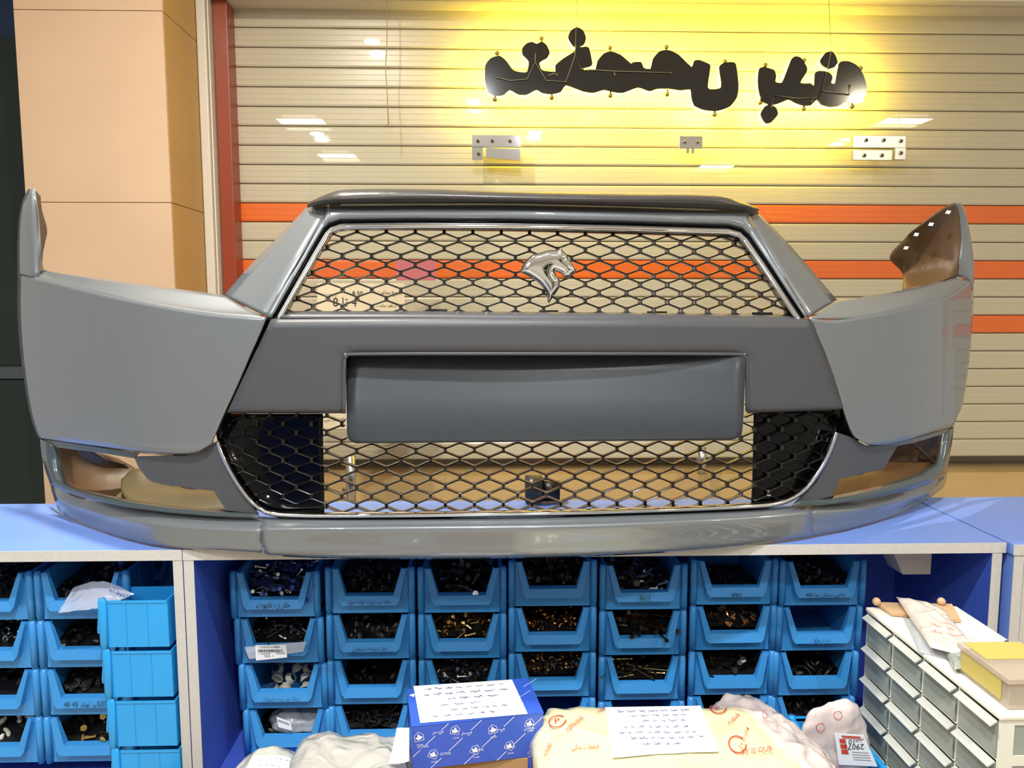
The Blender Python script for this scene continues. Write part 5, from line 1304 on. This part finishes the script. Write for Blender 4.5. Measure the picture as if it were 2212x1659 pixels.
for P_ in (((fx0 - .004, fy0, zt - .007), (fx0 + .004, fy1 + .002, zt)), ((fx0 + .0045, fy1 - .003, zt - .007), (fx1 - .0045, fy1 + .003, zt)), ((fx1 - .004, fy0, zt - .007), (fx1 + .004, fy1 + .002, zt))):
    boxm('rim', P_[0], P_[1], M['bin2'], FB, bev=.0015)
for x in (fx0 + .001, fx1 - .001): ptube('corner_post', [(x, fy1, BZ + .001), (x, fy1, zt + .002)], .0055, M['bin2'], FB, 12)
bm = bmesh.new(); rnd = random.Random(12)
for k in range(60):
    screw(bm, rmat(rnd, Vector((rnd.uniform(fx0 + .02, fx1 - .02), rnd.uniform(fy0 + .03, fy1 - .03), BZ + rnd.uniform(.01, .05)))), .02, .003, .006)
tag(obj('black_bolts', bm, M['darkmetal'], None), 'black bolts inside the bright blue bin at bottom right', 'small parts', None, 'stuff')
HB = cushion('hanging_bag', U(1800, 1612, 1.0) + Vector((0, 0, .0)), (.098, .030, .125), 'bagpink', 'frosted pinkish bag with red print and a label, hanging over the bright blue bin', 'bag', 55, .75, .010, 20, n=48, wr=.004)
def front(o, px, py, e=.0015):
    r_ = ray(px, py); h = surf(o).ray_cast(Vector((0, 0, CAMZ)), r_.normalized()); 
    return (h[0] - r_.normalized() * e) if h[0] else None
yf = min(v.co.y for v in HB.data.vertices) - .002
LB = tag(empty('parts_label', U(1845, 1625, yf)), 'white and red printed label with upside-down number on the hanging bag', 'label')
Q = [U(1803, 1584, yf), U(1866, 1588, yf), U(1896, 1656, yf), U(1812, 1652, yf)]
bm = bmesh.new(); prism(bm, Q, (0, .0005, 0)); obj('paper_label', bm, M['paper'], LB)
def lq(u, v, e=.0006): return Q[0].lerp(Q[1], u).lerp(Q[3].lerp(Q[2], u), v) + Vector((0, -e, 0))
bm = bmesh.new()
for k in range(3): v0 = .16 + k * .17; bm.faces.new([bm.verts.new(lq(u, v)) for u, v in ((.12, v0), (.32, v0), (.32, v0 + .14), (.12, v0 + .14))])
bm.faces.new([bm.verts.new(lq(u, v)) for u, v in ((.22, .05), (.85, .05), (.85, .10), (.22, .10))]); bm.faces.new([bm.verts.new(lq(u, v)) for u, v in ((.22, .12), (.95, .12), (.95, .14), (.22, .14))])
obj('red_print', bm, M['redink'], LB)
bm = bmesh.new(); add_text(bm, '29071', lq(.88, .28), (-1, 0, 0), (0, 0, -1), width=.026); add_text(bm, '10', lq(.62, .15), (-1, 0, 0), (0, 0, -1), width=.008); add_text(bm, 'عدد', lq(.88, .15), (-1, 0, 0), (0, 0, -1), width=.010, ar=True)
for k in range(4): a_, b_ = lq(.42, .56 + k * .08), lq(.9, .56 + k * .08); bm.faces.new([bm.verts.new(v) for v in (a_, b_, b_ + Vector((0, 0, -.0006)), a_ + Vector((0, 0, -.0006)))])
obj('black_print', bm, M['inkb'], LB)
bm = bmesh.new()
for px, py in ((1810, 1545), (1772, 1571)):
    P_ = [front(HB, px + 9 * math.cos(k / 20 * 5.8), py + 9 * math.sin(k / 20 * 5.8)) for k in range(21)]
    P_ = [p for p in P_ if p]
    if len(P_) > 4: tube(bm, P_, .0004, 4)
if len(bm.verts): obj('red_print', bm, M['redink'], HB)
# ---- things on the drawer cabinet
ZT2 = .9812
def flatbag(name, quad, h, m, label, seed, z0=ZT2, n=18):
    bm = bmesh.new(); rows, low = [], []
    for j in range(n + 1):
        r_, l_ = [], []
        for i in range(n + 1):
            u, v = i / n, j / n; p = quad[0].lerp(quad[1], u).lerp(quad[3].lerp(quad[2], u), v)
            ed = (max(0, math.sin(math.pi * u)) * max(0, math.sin(math.pi * v))) ** .4
            nz = noise.noise(Vector((u * 5, v * 7, seed)))
            base_ = p.z if False else z0
            r_.append(Vector((p.x, p.y, max(p.z, base_) + .0012 + h * ed * (.8 + .45 * nz)))); l_.append(Vector((p.x, p.y, max(p.z, base_) + .0006)))
        rows.append(r_); low.append(l_)
    a = grid(bm, rows); b = grid(bm, low)
    N = n
    for i in range(n):
        bm.faces.new((a[0][i], a[0][i+1], b[0][i+1], b[0][i])); bm.faces.new((a[N][i+1], a[N][i], b[N][i], b[N][i+1]))
        bm.faces.new((a[i+1][0], a[i][0], b[i][0], b[i+1][0])); bm.faces.new((a[i][N], a[i+1][N], b[i+1][N], b[i][N]))
    return tag(obj(name, bm, M[m] if isinstance(m, str) else m, None, smooth=True), label, 'bag')
def q4(pts, z): return [Uz(x, y, z) for x, y in pts]
boxm('tan', (0, 0, 0), (.1, .1, .1), M['tan']); bpy.data.objects.remove(bpy.data.objects['tan'])
T = q4([(1890,1306),(2056,1310),(2075,1345),(1925,1330)], ZT2 + .001)
e = tag(empty('tan_lid', T[0]), 'tan plastic tray edge at the far end of the drawer cabinet', 'lid')
bm = bmesh.new(); prism(bm, T, (0, 0, .004)); obj('lid', bm, M['tan'], e)
for px in (1893, 2033): p = Uz(px, 1308, ZT2 + .004); bm = bmesh.new(); bmesh.ops.create_uvsphere(bm, u_segments=12, v_segments=8, radius=.006, matrix=Matrix.Translation(p + Vector((0, .0, .006)))); obj('knob', bm, M['tan'], e, smooth=True)
flatbag('flat_bag', q4([(1950,1335),(2050,1350),(2150,1450),(1985,1410)], ZT2), .010, 'bagclear', 'flat clear bag lying lowest on the drawer cabinet', 4)
bg = flatbag('parcel_bag', q4([(1935,1290),(2035,1315),(2125,1430),(2010,1400)], ZT2 + .012), .014, mat('parcel_plastic', (216, 204, 196), .25, 0, .4, 16, .18, .6, 40, trans=.12), 'crumpled parcel bag with red handwriting on top of the drawer cabinet', 12, ZT2 + .012)
bm = bmesh.new(); scribble(bm, Uz(2010, 1352, 1.015), (.8, -.6, 0), (.4, .9, 0), .04, .010, 7, .0012); scribble(bm, Uz(2010, 1365, 1.014), (.8, -.6, 0), (.4, .9, 0), .05, .010, 9, .0012)
obj('red_handwriting', bm, M['redink'], bg)['kind'] = 'stuff'
flatbag('metal_bag', q4([(2040,1408),(2105,1405),(2118,1440),(2062,1448)], ZT2 + .006), .010, mat('grey_bag', (176, 184, 176), .15, .3, .5, 40, .3, .8, 60), 'small shiny grey bag in front of the parcel bag', 20, ZT2 + .006)
e = tag(empty('metal_clip', Uz(2160, 1402, ZT2)), 'small shiny metal clip on the drawer cabinet behind the clear box', 'clip')
p = Uz(2158, 1405, ZT2); bm = bmesh.new(); tube(bm, [p + Vector((-.012, .01, .004)), p + Vector((0, 0, .006)), p + Vector((.010, -.008, .004)), p + Vector((.012, .004, .010))], .003, 8); obj('bent_wire', bm, M['zinc'], e, smooth=True)
# clear box with yellow label
k0 = Uz(2120, 1492, ZT2 + .001)
bx0, by1 = k0.x, Uz(2120, 1450, ZT2).y
by0 = Uz(2150, 1535, ZT2).y
e = tag(empty('clear_box', (bx0 + .03, (by0 + by1) / 2, ZT2)), 'clear plastic box with a yellow label on the near end of the drawer cabinet', 'box')
boxm('box_body', (bx0 + .003, by0 + .0, ZT2 + .0005), (bx0 + .075, by1, ZT2 + .030), M['clearbox'], e, bev=.002)
boxm('lid', (bx0 + .0, by0 - .002, ZT2 + .0305), (bx0 + .078, by1 + .002, ZT2 + .037), M['clearbox'], e, bev=.001)
boxm('yellow_label', (bx0 + .006, by0 + .045, ZT2 + .0372), (bx0 + .075, by1 - .002, ZT2 + .0378), M['yellow'], e)
boxm('yellow_label', (bx0 + .0018, by0 + .012, ZT2 + .006), (bx0 + .0026, by1 - .006, ZT2 + .029), M['yellow'], e)
